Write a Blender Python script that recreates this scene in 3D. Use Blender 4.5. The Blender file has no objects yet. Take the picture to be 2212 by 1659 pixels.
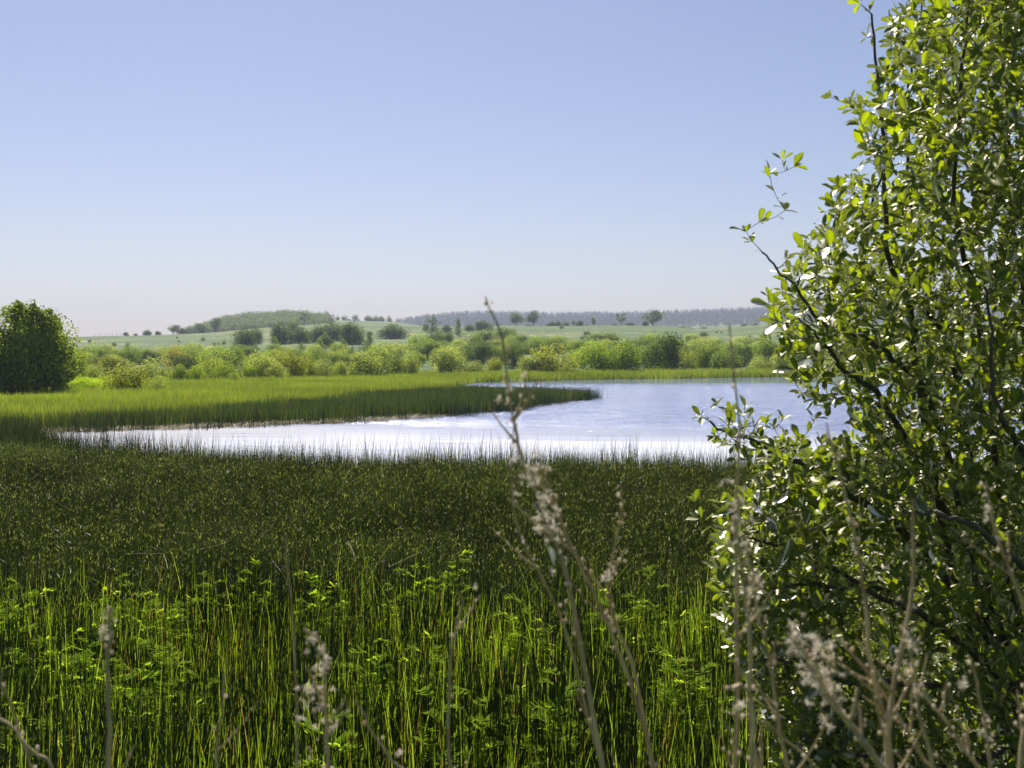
import bpy, math, random
import numpy as np
from mathutils import Vector, Matrix
from math import sin, cos, pi, radians

rng = np.random.default_rng(7)
random.seed(7)
sc = bpy.context.scene

# ------------------------------------------------------------------ camera, world, sun, exposure
CAM_Z = 2.6
F = 2372.0            # focal length in the 2212 px wide working frame
HX, HY = 1106.0, 760.0
cam_d = bpy.data.cameras.new('camera')
cam = bpy.data.objects.new('camera', cam_d)
sc.collection.objects.link(cam)
cam.location = (0, 0, CAM_Z)
cam.rotation_euler = (radians(90), 0, 0)
cam_d.sensor_width = 36
cam_d.lens = 36 * F / 2212
cam_d.shift_y = -(829.5 - HY) / 2212
cam_d.clip_start = 0.05
cam_d.clip_end = 12000
cam_d.dof.use_dof = True
cam_d.dof.focus_distance = 24.0
cam_d.dof.aperture_fstop = 12.0
sc.camera = cam

SUN_EL, SUN_AZ = radians(52), radians(-16)      # azimuth from +Y, towards +X
sun_dir = Vector((sin(SUN_AZ) * cos(SUN_EL), cos(SUN_AZ) * cos(SUN_EL), sin(SUN_EL)))
world = bpy.data.worlds.new('World'); sc.world = world
world.use_nodes = True
wn, wl = world.node_tree.nodes, world.node_tree.links
wn.clear()
sky = wn.new('ShaderNodeTexSky'); sky.sky_type = 'NISHITA'; sky.sun_disc = False
sky.sun_elevation = SUN_EL; sky.sun_rotation = SUN_AZ
sky.altitude = 0; sky.air_density = 1.0; sky.dust_density = 0.55; sky.ozone_density = 3.0
tint = wn.new('ShaderNodeMix'); tint.data_type = 'RGBA'; tint.blend_type = 'MULTIPLY'; tint.inputs[0].default_value = 1
tint.inputs[7].default_value = (0.985, 0.848, 0.885, 1)
bg = wn.new('ShaderNodeBackground'); bg.inputs[1].default_value = 0.05
wo = wn.new('ShaderNodeOutputWorld')
wl.new(sky.outputs[0], tint.inputs[6]); wl.new(tint.outputs[2], bg.inputs[0]); wl.new(bg.outputs[0], wo.inputs[0])
sun_d = bpy.data.lights.new('sun', 'SUN'); sun_d.energy = 5.0; sun_d.angle = radians(0.5); sun_d.color = (1, 0.95, 0.86)
sun = bpy.data.objects.new('sun', sun_d); sc.collection.objects.link(sun)
sun.location = (0, 0, 60)
sun.rotation_euler = sun_dir.to_track_quat('Z', 'Y').to_euler()
sc.view_settings.view_transform = 'Standard'; sc.view_settings.look = 'None'
sc.view_settings.gamma = 1; sc.view_settings.use_curve_mapping = False
sc.view_settings.exposure = 1.2
sc.cycles.max_bounces = 8; sc.cycles.transparent_max_bounces = 8
sc.cycles.transmission_bounces = 5; sc.cycles.diffuse_bounces = 3; sc.cycles.glossy_bounces = 3
sc.cycles.volume_bounces = 0
sc.cycles.use_denoising = True; sc.cycles.denoising_prefilter = 'ACCURATE'
sc.cycles.caustics_reflective = False; sc.cycles.caustics_refractive = False
sc.cycles.sample_clamp_indirect = 4

# ------------------------------------------------------------------ helpers
def W(vx, vy, D):
    """point at depth D seen at (vx, vy) of the working frame"""
    return np.array([(vx - HX) / F * D, D, CAM_Z - (vy - HY) / F * D])

def tag(o, label=None, cat=None, group=None, kind=None):
    if label: o['label'] = label
    if cat: o['category'] = cat
    if group: o['group'] = group
    if kind: o['kind'] = kind
    return o

def wob(d, k, r):
    """uneven radius factor over directions d"""
    o = np.ones(len(d))
    for f in (3, 5, 8):
        q = r.normal(size=(3,)) * f; o += k / f * 3 * np.sin(d @ q + r.random() * 6.28)
    return o

def mesh_np(name, V, faces, attrs=None, smooth=False):
    """faces: list of int arrays (m,k)"""
    me = bpy.data.meshes.new(name)
    V = np.asarray(V, dtype=np.float32)
    me.vertices.add(len(V)); me.vertices.foreach_set('co', V.ravel())
    faces = [np.asarray(f, dtype=np.int32) for f in faces if len(f)]
    me.loops.add(sum(f.size for f in faces)); me.polygons.add(sum(len(f) for f in faces))
    me.loops.foreach_set('vertex_index', np.concatenate([f.ravel() for f in faces]))
    st, off = [], 0
    for f in faces:
        st.append(off + np.arange(len(f)) * f.shape[1]); off += f.size
    me.polygons.foreach_set('loop_start', np.concatenate(st).astype(np.int32))
    if smooth: me.polygons.foreach_set('use_smooth', np.ones(len(me.polygons), dtype=bool))
    for k, a in (attrs or {}).items():
        at = me.attributes.new(k, 'FLOAT', 'POINT'); at.data.foreach_set('value', np.asarray(a, dtype=np.float32))
    me.update(calc_edges=True)
    return me

def link(name, me, mat=None, parent=None, loc=None):
    o = bpy.data.objects.new(name, me)
    if mat is not None and me is not None and len(me.materials) == 0: me.materials.append(mat)
    sc.collection.objects.link(o)
    if parent: o.parent = parent
    if loc is not None: o.location = loc
    return o

class Acc:
    def __init__(s): s.V, s.F, s.A, s.n = [], {}, {}, 0
    def add(s, V, faces, attrs):
        V = np.asarray(V, dtype=float)
        s.V.append(V)
        for f in faces:
            f = np.asarray(f)
            if f.size: s.F.setdefault(f.shape[1], []).append(f + s.n)
        for k, a in attrs.items(): s.A.setdefault(k, []).append(np.broadcast_to(np.asarray(a, dtype=float), (len(V),)))
        s.n += len(V)
    def mesh(s, name, smooth=False):
        return mesh_np(name, np.concatenate(s.V), [np.concatenate(f) for f in s.F.values()],
                       {k: np.concatenate(a) for k, a in s.A.items()}, smooth)

def ribbons(base, h, lean, w, face, seg=3, tone=None, taper=1.6, arch=0.0):
    """grass blades. base (n,3), h (n), lean (n,2) tip shift, w (n) width, face (n) angle of the blade's flat"""
    n = len(base); t = np.linspace(0, 1, seg + 1)
    c = np.zeros((n, seg + 1, 3))
    c[:, :, 0] = base[:, 0:1] + lean[:, 0:1] * t ** 2
    c[:, :, 1] = base[:, 1:2] + lean[:, 1:2] * t ** 2
    ar = np.broadcast_to(np.asarray(arch, dtype=float), (n,))[:, None]
    c[:, :, 2] = base[:, 2:3] + h[:, None] * (t - ar * t ** 3)
    hw = 0.5 * w[:, None] * (1 - 0.92 * t ** taper)
    d = np.stack([np.cos(face), np.sin(face), 0 * face], -1)[:, None, :]
    V = np.stack([c - d * hw[..., None], c + d * hw[..., None]], 2).reshape(-1, 3)
    i = np.arange(n)[:, None] * (seg + 1) * 2 + np.arange(seg)[None, :] * 2
    Fq = np.stack([i, i + 1, i + 3, i + 2], -1).reshape(-1, 4)
    if tone is None: tone = rng.random(n)
    return V, [Fq], {'tone': np.repeat(tone, (seg + 1) * 2), 'hgt': np.tile(np.repeat(t, 2), n)}

def tubes(base, h, lean, r, seg=3, sides=3, tone=None, taper=1.5, tip=0.1, t0=0.0):
    n = len(base); t = np.linspace(0, 1, seg + 1)
    c = np.zeros((n, seg + 1, 3))
    c[:, :, 0] = base[:, 0:1] + lean[:, 0:1] * t ** 2
    c[:, :, 1] = base[:, 1:2] + lean[:, 1:2] * t ** 2
    c[:, :, 2] = base[:, 2:3] + h[:, None] * t
    rr = r[:, None] * (1 - (1 - tip) * t ** taper)
    a = np.arange(sides) * 2 * pi / sides
    ring = np.stack([np.cos(a), np.sin(a), 0 * a], -1)
    V = (c[:, :, None, :] + ring[None, None] * rr[:, :, None, None]).reshape(-1, 3)
    i = np.arange(n)[:, None, None] * (seg + 1) * sides + np.arange(seg)[None, :, None] * sides
    k = np.arange(sides)[None, None, :]; k2 = (k + 1) % sides
    Fq = np.stack([i + k, i + k2, i + k2 + sides, i + k + sides], -1).reshape(-1, 4)
    if tone is None: tone = rng.random(n)
    return V, [Fq], {'tone': np.repeat(tone, (seg + 1) * sides), 'hgt': np.tile(np.repeat(t, sides), n)}

def path_tube(P, R, sides=5):
    """one bent tube through P with radii R"""
    P = np.asarray(P, dtype=float); R = np.asarray(R, dtype=float); m = len(P)
    T = np.gradient(P, axis=0); T /= np.linalg.norm(T, axis=1)[:, None] + 1e-9
    ref = np.array([0.31, 0.17, 0.93]) if abs(T[0, 2]) < 0.8 else np.array([0.95, 0.2, 0.1])
    U = np.cross(T, ref); U /= np.linalg.norm(U, axis=1)[:, None] + 1e-9
    N = np.cross(T, U)
    a = np.arange(sides) * 2 * pi / sides
    V = P[:, None] + R[:, None, None] * (U[:, None] * np.cos(a)[None, :, None] + N[:, None] * np.sin(a)[None, :, None])
    V = V.reshape(-1, 3)
    i = np.arange(m - 1)[:, None] * sides; k = np.arange(sides)[None]; k2 = (k + 1) % sides
    Fq = np.stack([i + k, i + k2, i + k2 + sides, i + k + sides], -1).reshape(-1, 4)
    return V, [Fq]

def smooth_path(P, n):
    P = np.asarray(P, dtype=float)
    Q = np.vstack([2 * P[0] - P[1], P, 2 * P[-1] - P[-2]])
    m = len(P) - 1; out = []
    for s in np.linspace(0, m, n):
        i = min(int(s), m - 1); t = s - i
        p0, p1, p2, p3 = Q[i], Q[i + 1], Q[i + 2], Q[i + 3]
        out.append(0.5 * (2 * p1 + (p2 - p0) * t + (2 * p0 - 5 * p1 + 4 * p2 - p3) * t * t + (3 * p1 - p0 - 3 * p2 + p3) * t ** 3))
    return np.array(out)

# ------------------------------------------------------------------ materials
def new_mat(name):
    m = bpy.data.materials.new(name); m.use_nodes = True
    nt = m.node_tree; nt.nodes.clear()
    return m, nt, nt.nodes, nt.links

def nd(N, t, **kw):
    n = N.new(t)
    for k, v in kw.items(): setattr(n, k, v)
    return n

def ramp(N, L, fac, stops):
    r = N.new('ShaderNodeValToRGB'); L.new(fac, r.inputs[0])
    e = r.color_ramp.elements
    while len(e) > 1: e.remove(e[-1])
    e[0].position = stops[0][0]; e[0].color = (*stops[0][1], 1)
    for p, c in stops[1:]:
        x = e.new(p); x.color = (*c, 1)
    return r.outputs[0]

def mixc(N, L, fac, a, b, mode='MIX'):
    m = N.new('ShaderNodeMix'); m.data_type = 'RGBA'; m.blend_type = mode
    for s, v in ((m.inputs[0], fac), (m.inputs[6], a), (m.inputs[7], b)):
        if hasattr(v, 'is_output'): L.new(v, s)
        elif isinstance(v, (int, float)): s.default_value = v
        else: s.default_value = (*v, 1)
    return m.outputs[2]

def noise(N, L, scale, detail=3, rough=0.55, vec=None, xyz=None):
    n = N.new('ShaderNodeTexNoise'); n.inputs['Scale'].default_value = scale
    n.inputs['Detail'].default_value = detail; n.inputs['Roughness'].default_value = rough
    if vec is None: vec = N.new('ShaderNodeNewGeometry').outputs['Position']
    if xyz:
        mp = N.new('ShaderNodeMapping'); mp.inputs['Scale'].default_value = xyz; L.new(vec, mp.inputs[0]); vec = mp.outputs[0]
    L.new(vec, n.inputs['Vector'])
    return n.outputs[0]

def attr(N, name):
    a = N.new('ShaderNodeAttribute'); a.attribute_name = name
    return a

def plant_mat(name, dark, light, gcol=(1, 1, 1), tip=None, trans=0.4, tcol=None, rough=0.5, spec=0.3, obj_tint=False, patch=0.0,
              patch_scale=0.5, base=None, bands=None, back=None, straw=None, mid=None):
    """leafy matter: diffuse + translucent + a little gloss; tone/hgt attributes vary it"""
    m, nt, N, L = new_mat(name)
    tone = attr(N, 'tone').outputs['Fac']; hg = attr(N, 'hgt').outputs['Fac']
    st = [(0.0, dark), (1.0, light)] if straw is None else [(0.0, dark), (straw[0] - 0.02, light), (straw[0], straw[1])]
    col = ramp(N, L, tone, st)
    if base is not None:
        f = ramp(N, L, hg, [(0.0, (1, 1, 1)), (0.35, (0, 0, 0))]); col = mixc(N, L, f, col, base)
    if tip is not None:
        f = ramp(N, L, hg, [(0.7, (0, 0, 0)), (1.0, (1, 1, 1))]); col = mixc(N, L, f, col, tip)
    if bands:
        wv = N.new('ShaderNodeMath'); wv.operation = 'MULTIPLY'; L.new(hg, wv.inputs[0]); wv.inputs[1].default_value = bands
        fr = N.new('ShaderNodeMath'); fr.operation = 'FRACT'; L.new(wv.outputs[0], fr.inputs[0])
        f = ramp(N, L, fr.outputs[0], [(0.0, (0, 0, 0)), (0.84, (0, 0, 0)), (0.88, (1, 1, 1)), (1.0, (1, 1, 1))])
        col = mixc(N, L, f, col, (0.02, 0.018, 0.01))
    if mid is not None:
        col = mixc(N, L, attr(N, 'mid').outputs['Fac'], col, mid)
    if obj_tint:
        oi = N.new('ShaderNodeObjectInfo'); col = mixc(N, L, 1.0, col, oi.outputs['Color'], 'MULTIPLY')
    if patch:
        nz = noise(N, L, patch_scale, 3)
        f = ramp(N, L, nz, [(0.35, (1 - patch,) * 3), (0.65, (1 + patch * .6,) * 3)])
        col = mixc(N, L, 1.0, col, f, 'MULTIPLY')
    surf = col
    if back is not None:
        gb = N.new('ShaderNodeNewGeometry'); surf = mixc(N, L, gb.outputs['Backfacing'], col, back)
    d = N.new('ShaderNodeBsdfDiffuse'); L.new(surf, d.inputs[0])
    t = N.new('ShaderNodeBsdfTranslucent')
    tc = mixc(N, L, 1.0, col, tcol or (1.6, 1.5, 0.6), 'MULTIPLY'); L.new(tc, t.inputs[0])
    mx = N.new('ShaderNodeMixShader'); mx.inputs[0].default_value = trans
    L.new(d.outputs[0], mx.inputs[1]); L.new(t.outputs[0], mx.inputs[2])
    g = N.new('ShaderNodeBsdfGlossy'); g.inputs['Roughness'].default_value = rough; g.inputs[0].default_value = (*gcol, 1)
    fr = N.new('ShaderNodeFresnel'); fr.inputs[0].default_value = 1.45
    fm = N.new('ShaderNodeMath'); fm.operation = 'MULTIPLY'; L.new(fr.outputs[0], fm.inputs[0]); fm.inputs[1].default_value = spec
    m2 = N.new('ShaderNodeMixShader'); L.new(fm.outputs[0], m2.inputs[0]); L.new(mx.outputs[0], m2.inputs[1]); L.new(g.outputs[0], m2.inputs[2])
    o = N.new('ShaderNodeOutputMaterial'); L.new(m2.outputs[0], o.inputs[0])
    return m

M = {}
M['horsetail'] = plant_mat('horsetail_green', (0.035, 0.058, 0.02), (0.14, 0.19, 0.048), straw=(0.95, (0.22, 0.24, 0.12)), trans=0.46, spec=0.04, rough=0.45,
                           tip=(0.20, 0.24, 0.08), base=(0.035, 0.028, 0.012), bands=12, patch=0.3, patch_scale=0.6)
M['horsetail_near'] = plant_mat('horsetail_near_green', (0.014, 0.03, 0.010), (0.05, 0.085, 0.02), trans=0.1, spec=0.2, rough=0.4,
                           tip=(0.09, 0.12, 0.035), base=(0.035, 0.028, 0.012), bands=12, patch=0.3, patch_scale=0.6)
M['horsetail_far'] = plant_mat('horsetail_far_green', (0.03, 0.055, 0.014), (0.10, 0.15, 0.03), trans=0.3, spec=0.2, rough=0.5,
                               tip=(0.05, 0.085, 0.028), base=(0.05, 0.035, 0.018), patch=0.2, patch_scale=0.25,
                               straw=(0.94, (0.2, 0.17, 0.09)))
M['sedge'] = plant_mat('sedge_green', (0.12, 0.21, 0.02), (0.28, 0.39, 0.045), trans=0.62, spec=0.06, rough=0.4, patch=0.25, patch_scale=0.7,
                       straw=(0.94, (0.28, 0.2, 0.09)))
M['meadow'] = plant_mat('meadow_sedge_green', (0.11, 0.17, 0.022), (0.19, 0.25, 0.042), trans=0.5, spec=0.1, rough=0.5, patch=0.3,
                        patch_scale=0.12, straw=(0.93, (0.22, 0.2, 0.09)))
M['herb'] = plant_mat('herb_green', (0.13, 0.21, 0.02), (0.24, 0.33, 0.03), trans=0.65, spec=0.0, rough=0.5)
M['crown'] = plant_mat('tree_leaf_green', (0.7, 0.7, 0.6), (3.3, 3.1, 2.5), trans=0.33, spec=0.04, rough=0.5, obj_tint=True)
M['straw'] = plant_mat('dry_straw', (0.14, 0.12, 0.065), (0.3, 0.26, 0.16), trans=0.15, spec=0.1)
M['leaf'] = plant_mat('willow_leaf', (0.022, 0.042, 0.007), (0.085, 0.13, 0.012), gcol=(1, .93, .78), trans=0.42, tcol=(5.0, 4.2, 0.3), rough=0.47, spec=0.7,
                      back=(0.075, 0.10, 0.055), mid=(0.10, 0.14, 0.04))

def bark_mat(name, a, b, scale=30):
    m, nt, N, L = new_mat(name)
    nz = noise(N, L, scale, 4, xyz=(1, 1, 0.3))
    col = ramp(N, L, nz, [(0.3, a), (0.7, b)])
    p = N.new('ShaderNodeBsdfPrincipled'); L.new(col, p.inputs['Base Color']); p.inputs['Roughness'].default_value = 0.8
    bu = N.new('ShaderNodeBump'); bu.inputs['Strength'].default_value = 0.5; bu.inputs['Distance'].default_value = 0.003
    L.new(nz, bu.inputs['Height']); L.new(bu.outputs[0], p.inputs['Normal'])
    o = N.new('ShaderNodeOutputMaterial'); L.new(p.outputs[0], o.inputs[0])
    return m
M['bark'] = bark_mat('grey_bark', (0.035, 0.03, 0.022), (0.09, 0.08, 0.06))
M['dry_stem'] = bark_mat('dried_stem', (0.20, 0.145, 0.075), (0.46, 0.36, 0.21), 60)
M['post'] = bark_mat('weathered_post', (0.16, 0.15, 0.13), (0.3, 0.28, 0.25), 8)

def fluff_mat():
    m, nt, N, L = new_mat('seed_fluff')
    tone = attr(N, 'tone').outputs['Fac']
    col = ramp(N, L, tone, [(0, (0.45, 0.36, 0.24)), (1, (0.8, 0.74, 0.62))])
    d = N.new('ShaderNodeBsdfDiffuse'); L.new(col, d.inputs[0])
    t = N.new('ShaderNodeBsdfTranslucent'); L.new(col, t.inputs[0])
    mx = N.new('ShaderNodeMixShader'); mx.inputs[0].default_value = 0.5
    L.new(d.outputs[0], mx.inputs[1]); L.new(t.outputs[0], mx.inputs[2])
    o = N.new('ShaderNodeOutputMaterial'); L.new(mx.outputs[0], o.inputs[0])
    return m
M['fluff'] = fluff_mat()

# ------------------------------------------------------------------ lake outline and terrain
def vD(pts): return np.array([[(x - HX) / F * D, D] for x, D in pts])
LAKE = vD([(4200, 14), (2600, 19), (1950, 20.2), (1650, 20.5), (1300, 20.8), (1000, 21), (700, 21.3), (450, 22), (345, 22.6), (290, 23.4), (210, 24.3), (110, 25.3), (40, 27), (15, 32),
           (60, 35.9), (300, 36.8), (500, 38.5), (700, 40.4), (850, 42.8), (1000, 45.7), (1080, 49), (1150, 53), (1205, 57.5), (1268, 60.5),
           (1260, 62.5), (1180, 65), (1100, 67), (1000, 69), (960, 72), (945, 79), (975, 87), (1020, 93), (1100, 96.5), (1250, 101), (1500, 108),
           (1730, 116), (2100, 127), (2600, 135), (3600, 120), (5200, 60)])
def sdist(P, poly):
    """signed distance, positive outside"""
    P = np.asarray(P, dtype=float); n = len(poly)
    d = np.full(len(P), 1e9); inside = np.zeros(len(P), bool)
    for i in range(n):
        a, b = poly[i], poly[(i + 1) % n]
        ab = b - a; t = np.clip(((P - a) @ ab) / (ab @ ab), 0, 1)
        d = np.minimum(d, np.hypot(*(P - a - t[:, None] * ab).T))
        c = (a[1] > P[:, 1]) != (b[1] > P[:, 1])
        with np.errstate(divide='ignore', invalid='ignore'):
            xx = (b[0] - a[0]) * (P[:, 1] - a[1]) / (b[1] - a[1] + 1e-12) + a[0]
        inside ^= c & (P[:, 0] < xx)
    return np.where(inside, -d, d)

def vnoise(x, y, s, seed=0):
    """cheap smooth noise, about -1..1"""
    r = np.random.default_rng(seed); out = 0
    for k in range(5):
        a = r.random() * 2 * pi; f = s * (0.7 + 0.9 * k * 0.6)
        out = out + np.sin(f * (x * cos(a) + y * sin(a)) + r.random() * 6.28 + 1.3 * np.sin(f * 0.6 * (x * sin(a) - y * cos(a)) + r.random() * 6)) / (1 + 0.6 * k)
    return out / 2.6

# crest lines by azimuth (working-frame x), heights as working-frame y of the bare ground
C1X = [-2500, -600, 0, 170, 300, 480, 620, 700, 860, 960, 1110, 1300, 1440, 1500, 1560, 1680, 2000, 2600, 4500]
C1Y = [735, 728, 729, 728, 725, 718, 706, 700, 704, 706, 706, 706, 705, 712, 709, 702, 700, 705, 720]
C2X = [-2500, 0, 380, 430, 480, 540, 620, 700, 860, 920, 1000, 4500]
C2Y = [760, 755, 750, 722, 701, 693, 690, 692, 697, 706, 735, 750]
C3X = [-2500, 300, 700, 860, 900, 1000, 1060, 1200, 1400, 1560, 1700, 2100, 2600, 4500]
C3Y = [748, 745, 728, 708, 702, 692, 691, 694, 692, 686, 680, 680, 692, 730]
SLX = [-2500, 0, 170, 400, 700, 900, 1130, 1300, 1660, 2600]
SLY = [772, 770, 768, 766, 762, 760, 750, 746, 742, 742]
def zat(y, D): return CAM_Z - (y - HY) / F * D
def height(x, y):
    x = np.asarray(x, float); y = np.asarray(y, float)
    D = np.hypot(x, y)
    az = np.clip(np.arctan2(x, y), -1.2, 1.2)
    vx = HX + F * np.tan(az)
    # depth rings are measured along y in the view cone, so use y there
    Dy = np.where(y > 1, y, D)
    R = np.array([0, 118, 150, 210, 290, 520, 640, 900, 1100, 1450, 2050, 2700, 4500.0])
    z150 = 0.4 + 0 * x
    z210 = zat(np.interp(vx, SLX, SLY), 210) * 0.8
    c1 = np.interp(vx, C1X, C1Y)
    z290 = zat(np.interp(vx, SLX, SLY) * 0.62 + c1 * 0.38, 290)
    z520 = zat(c1, 520)
    z640 = z520 + 1.0 - 4.5 * np.interp(vx, [900, 1100], [0, 1])
    z900 = zat(np.interp(vx, C2X, C2Y), 900)
    z2050 = zat(np.interp(vx, C3X, C3Y), 2050)
    Z = [0 * x + 0.05, 0.1 + 0 * x, z150, z210, z290, z520, z640, z900, z900 * .8 + 2, z2050 * .55, z2050, z2050 * 0.9, z2050 * 0.5]
    out = np.zeros_like(x)
    for i in range(len(R) - 1):
        m = (Dy >= R[i]) & (Dy < R[i + 1]); t = (Dy - R[i]) / (R[i + 1] - R[i]); s = t * t * (3 - 2 * t)
        out = np.where(m, Z[i] * (1 - s) + Z[i + 1] * s, out)
    out = np.where(Dy >= R[-1], Z[-1], out)
    out = out + np.where(Dy > 160, np.clip((Dy - 160) / 200, 0, 1) * 0.45 * vnoise(x, y, 0.06, 3), 0)
    return out
def ground(x, y):
    x = np.atleast_1d(np.asarray(x, float)); y = np.atleast_1d(np.asarray(y, float))
    h = height(x, y)
    sd = sdist(np.stack([x, y], -1), LAKE)
    sd = sd + 0.25 * vnoise(x, y, 2.3, 5) + 0.12 * vnoise(x, y, 6.0, 6)
    low = np.clip(sd * 0.12, -0.9, 0.035)
    h = np.where(sd < 12, low + np.clip((sd - 2) / 10, 0, 1) * np.maximum(h - low, 0), h)
    h = np.where(sd < 0, low, h)
    # the bank the photographer stands on
    d0 = y - 0.08 * np.abs(x)
    bank = 0.95 * np.clip(1 - (d0 - 1.6) / 2.2, 0, 1); bank = bank * bank * (3 - 2 * bank) if False else bank
    return np.maximum(h, np.where(d0 < 3.8, bank, -9) + 0.04 * vnoise(x, y, 5, 9))
def ground_hit(vx, vy, lo=60, hi=640, lift=0.0):
    """first point of the ground seen at (vx, vy)"""
    D = np.exp(np.linspace(math.log(lo), math.log(hi), 500)); X = (vx - HX) / F * D
    z = ground(X, D) + lift; py = HY + (CAM_Z - z) / D * F
    k = np.where(py <= vy)[0]
    return D[k[0]] if len(k) else D[-1]

rr = np.concatenate([[0.0], np.exp(np.linspace(math.log(0.8), math.log(5500), 430))])
aa = np.concatenate([np.linspace(-180, -40, 36)[:-1], np.linspace(-40, 40, 300), np.linspace(40, 180, 36)[1:-1]])
RRm, AAm = np.meshgrid(rr, np.radians(aa), indexing='ij')
gx, gy = (RRm * np.sin(AAm)).ravel(), (RRm * np.cos(AAm)).ravel()
gz = ground(gx, gy)
na = len(aa); i = np.arange(len(rr) - 1)[:, None] * na; k = np.arange(na)[None]; k2 = (k + 1) % na
GF = np.stack([i + k, i + k2, i + k2 + na, i + k + na], -1).reshape(-1, 4)[:, ::-1]
def ground_mat():
    m, nt, N, L = new_mat('marsh_and_meadow_ground')
    g = N.new('ShaderNodeNewGeometry'); sp = N.new('ShaderNodeSeparateXYZ'); L.new(g.outputs['Position'], sp.inputs[0])
    n1 = noise(N, L, 0.02, 5, 0.6, xyz=(1, 1.6, 3)); n2 = noise(N, L, 0.35, 5, 0.65); n3 = noise(N, L, 3, 4, 0.7)
    hill = ramp(N, L, n1, [(0.30, (0.055, 0.085, 0.03)), (0.5, (0.085, 0.12, 0.04)), (0.60, (0.15, 0.16, 0.06)), (0.70, (0.27, 0.23, 0.11))])
    hill = mixc(N, L, ramp(N, L, n2, [(0.35, (0.9,) * 3), (0.6, (0, 0, 0))]), hill, (0.03, 0.06, 0.02))
    mud = ramp(N, L, n3, [(0.3, (0.012, 0.013, 0.007)), (0.7, (0.035, 0.032, 0.017))])
    mp = N.new('ShaderNodeMapRange'); L.new(sp.outputs['Z'], mp.inputs[0]); mp.inputs[1].default_value = 0.04; mp.inputs[2].default_value = 0.35
    wet = mixc(N, L, mp.outputs[0], mud, (0.05, 0.085, 0.025))
    mq = N.new('ShaderNodeMapRange'); L.new(sp.outputs['Y'], mq.inputs[0]); mq.inputs[1].default_value = 130; mq.inputs[2].default_value = 230
    col = mixc(N, L, mq.outputs[0], wet, hill)
    p = N.new('ShaderNodeBsdfPrincipled'); L.new(col, p.inputs['Base Color']); p.inputs['Roughness'].default_value = 0.9
    p.inputs['Specular IOR Level'].default_value = 0.1
    bu = N.new('ShaderNodeBump'); bu.inputs['Strength'].default_value = 0.7; bu.inputs['Distance'].default_value = 0.8; L.new(n2, bu.inputs['Height']); L.new(bu.outputs[0], p.inputs['Normal'])
    o = N.new('ShaderNodeOutputMaterial'); L.new(p.outputs[0], o.inputs[0])
    return m
go = link('ground', mesh_np('ground', np.stack([gx, gy, gz], -1), [GF], smooth=True), ground_mat())
tag(go, 'marshy ground rising to green hill meadows behind the lake', kind='structure')

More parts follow.
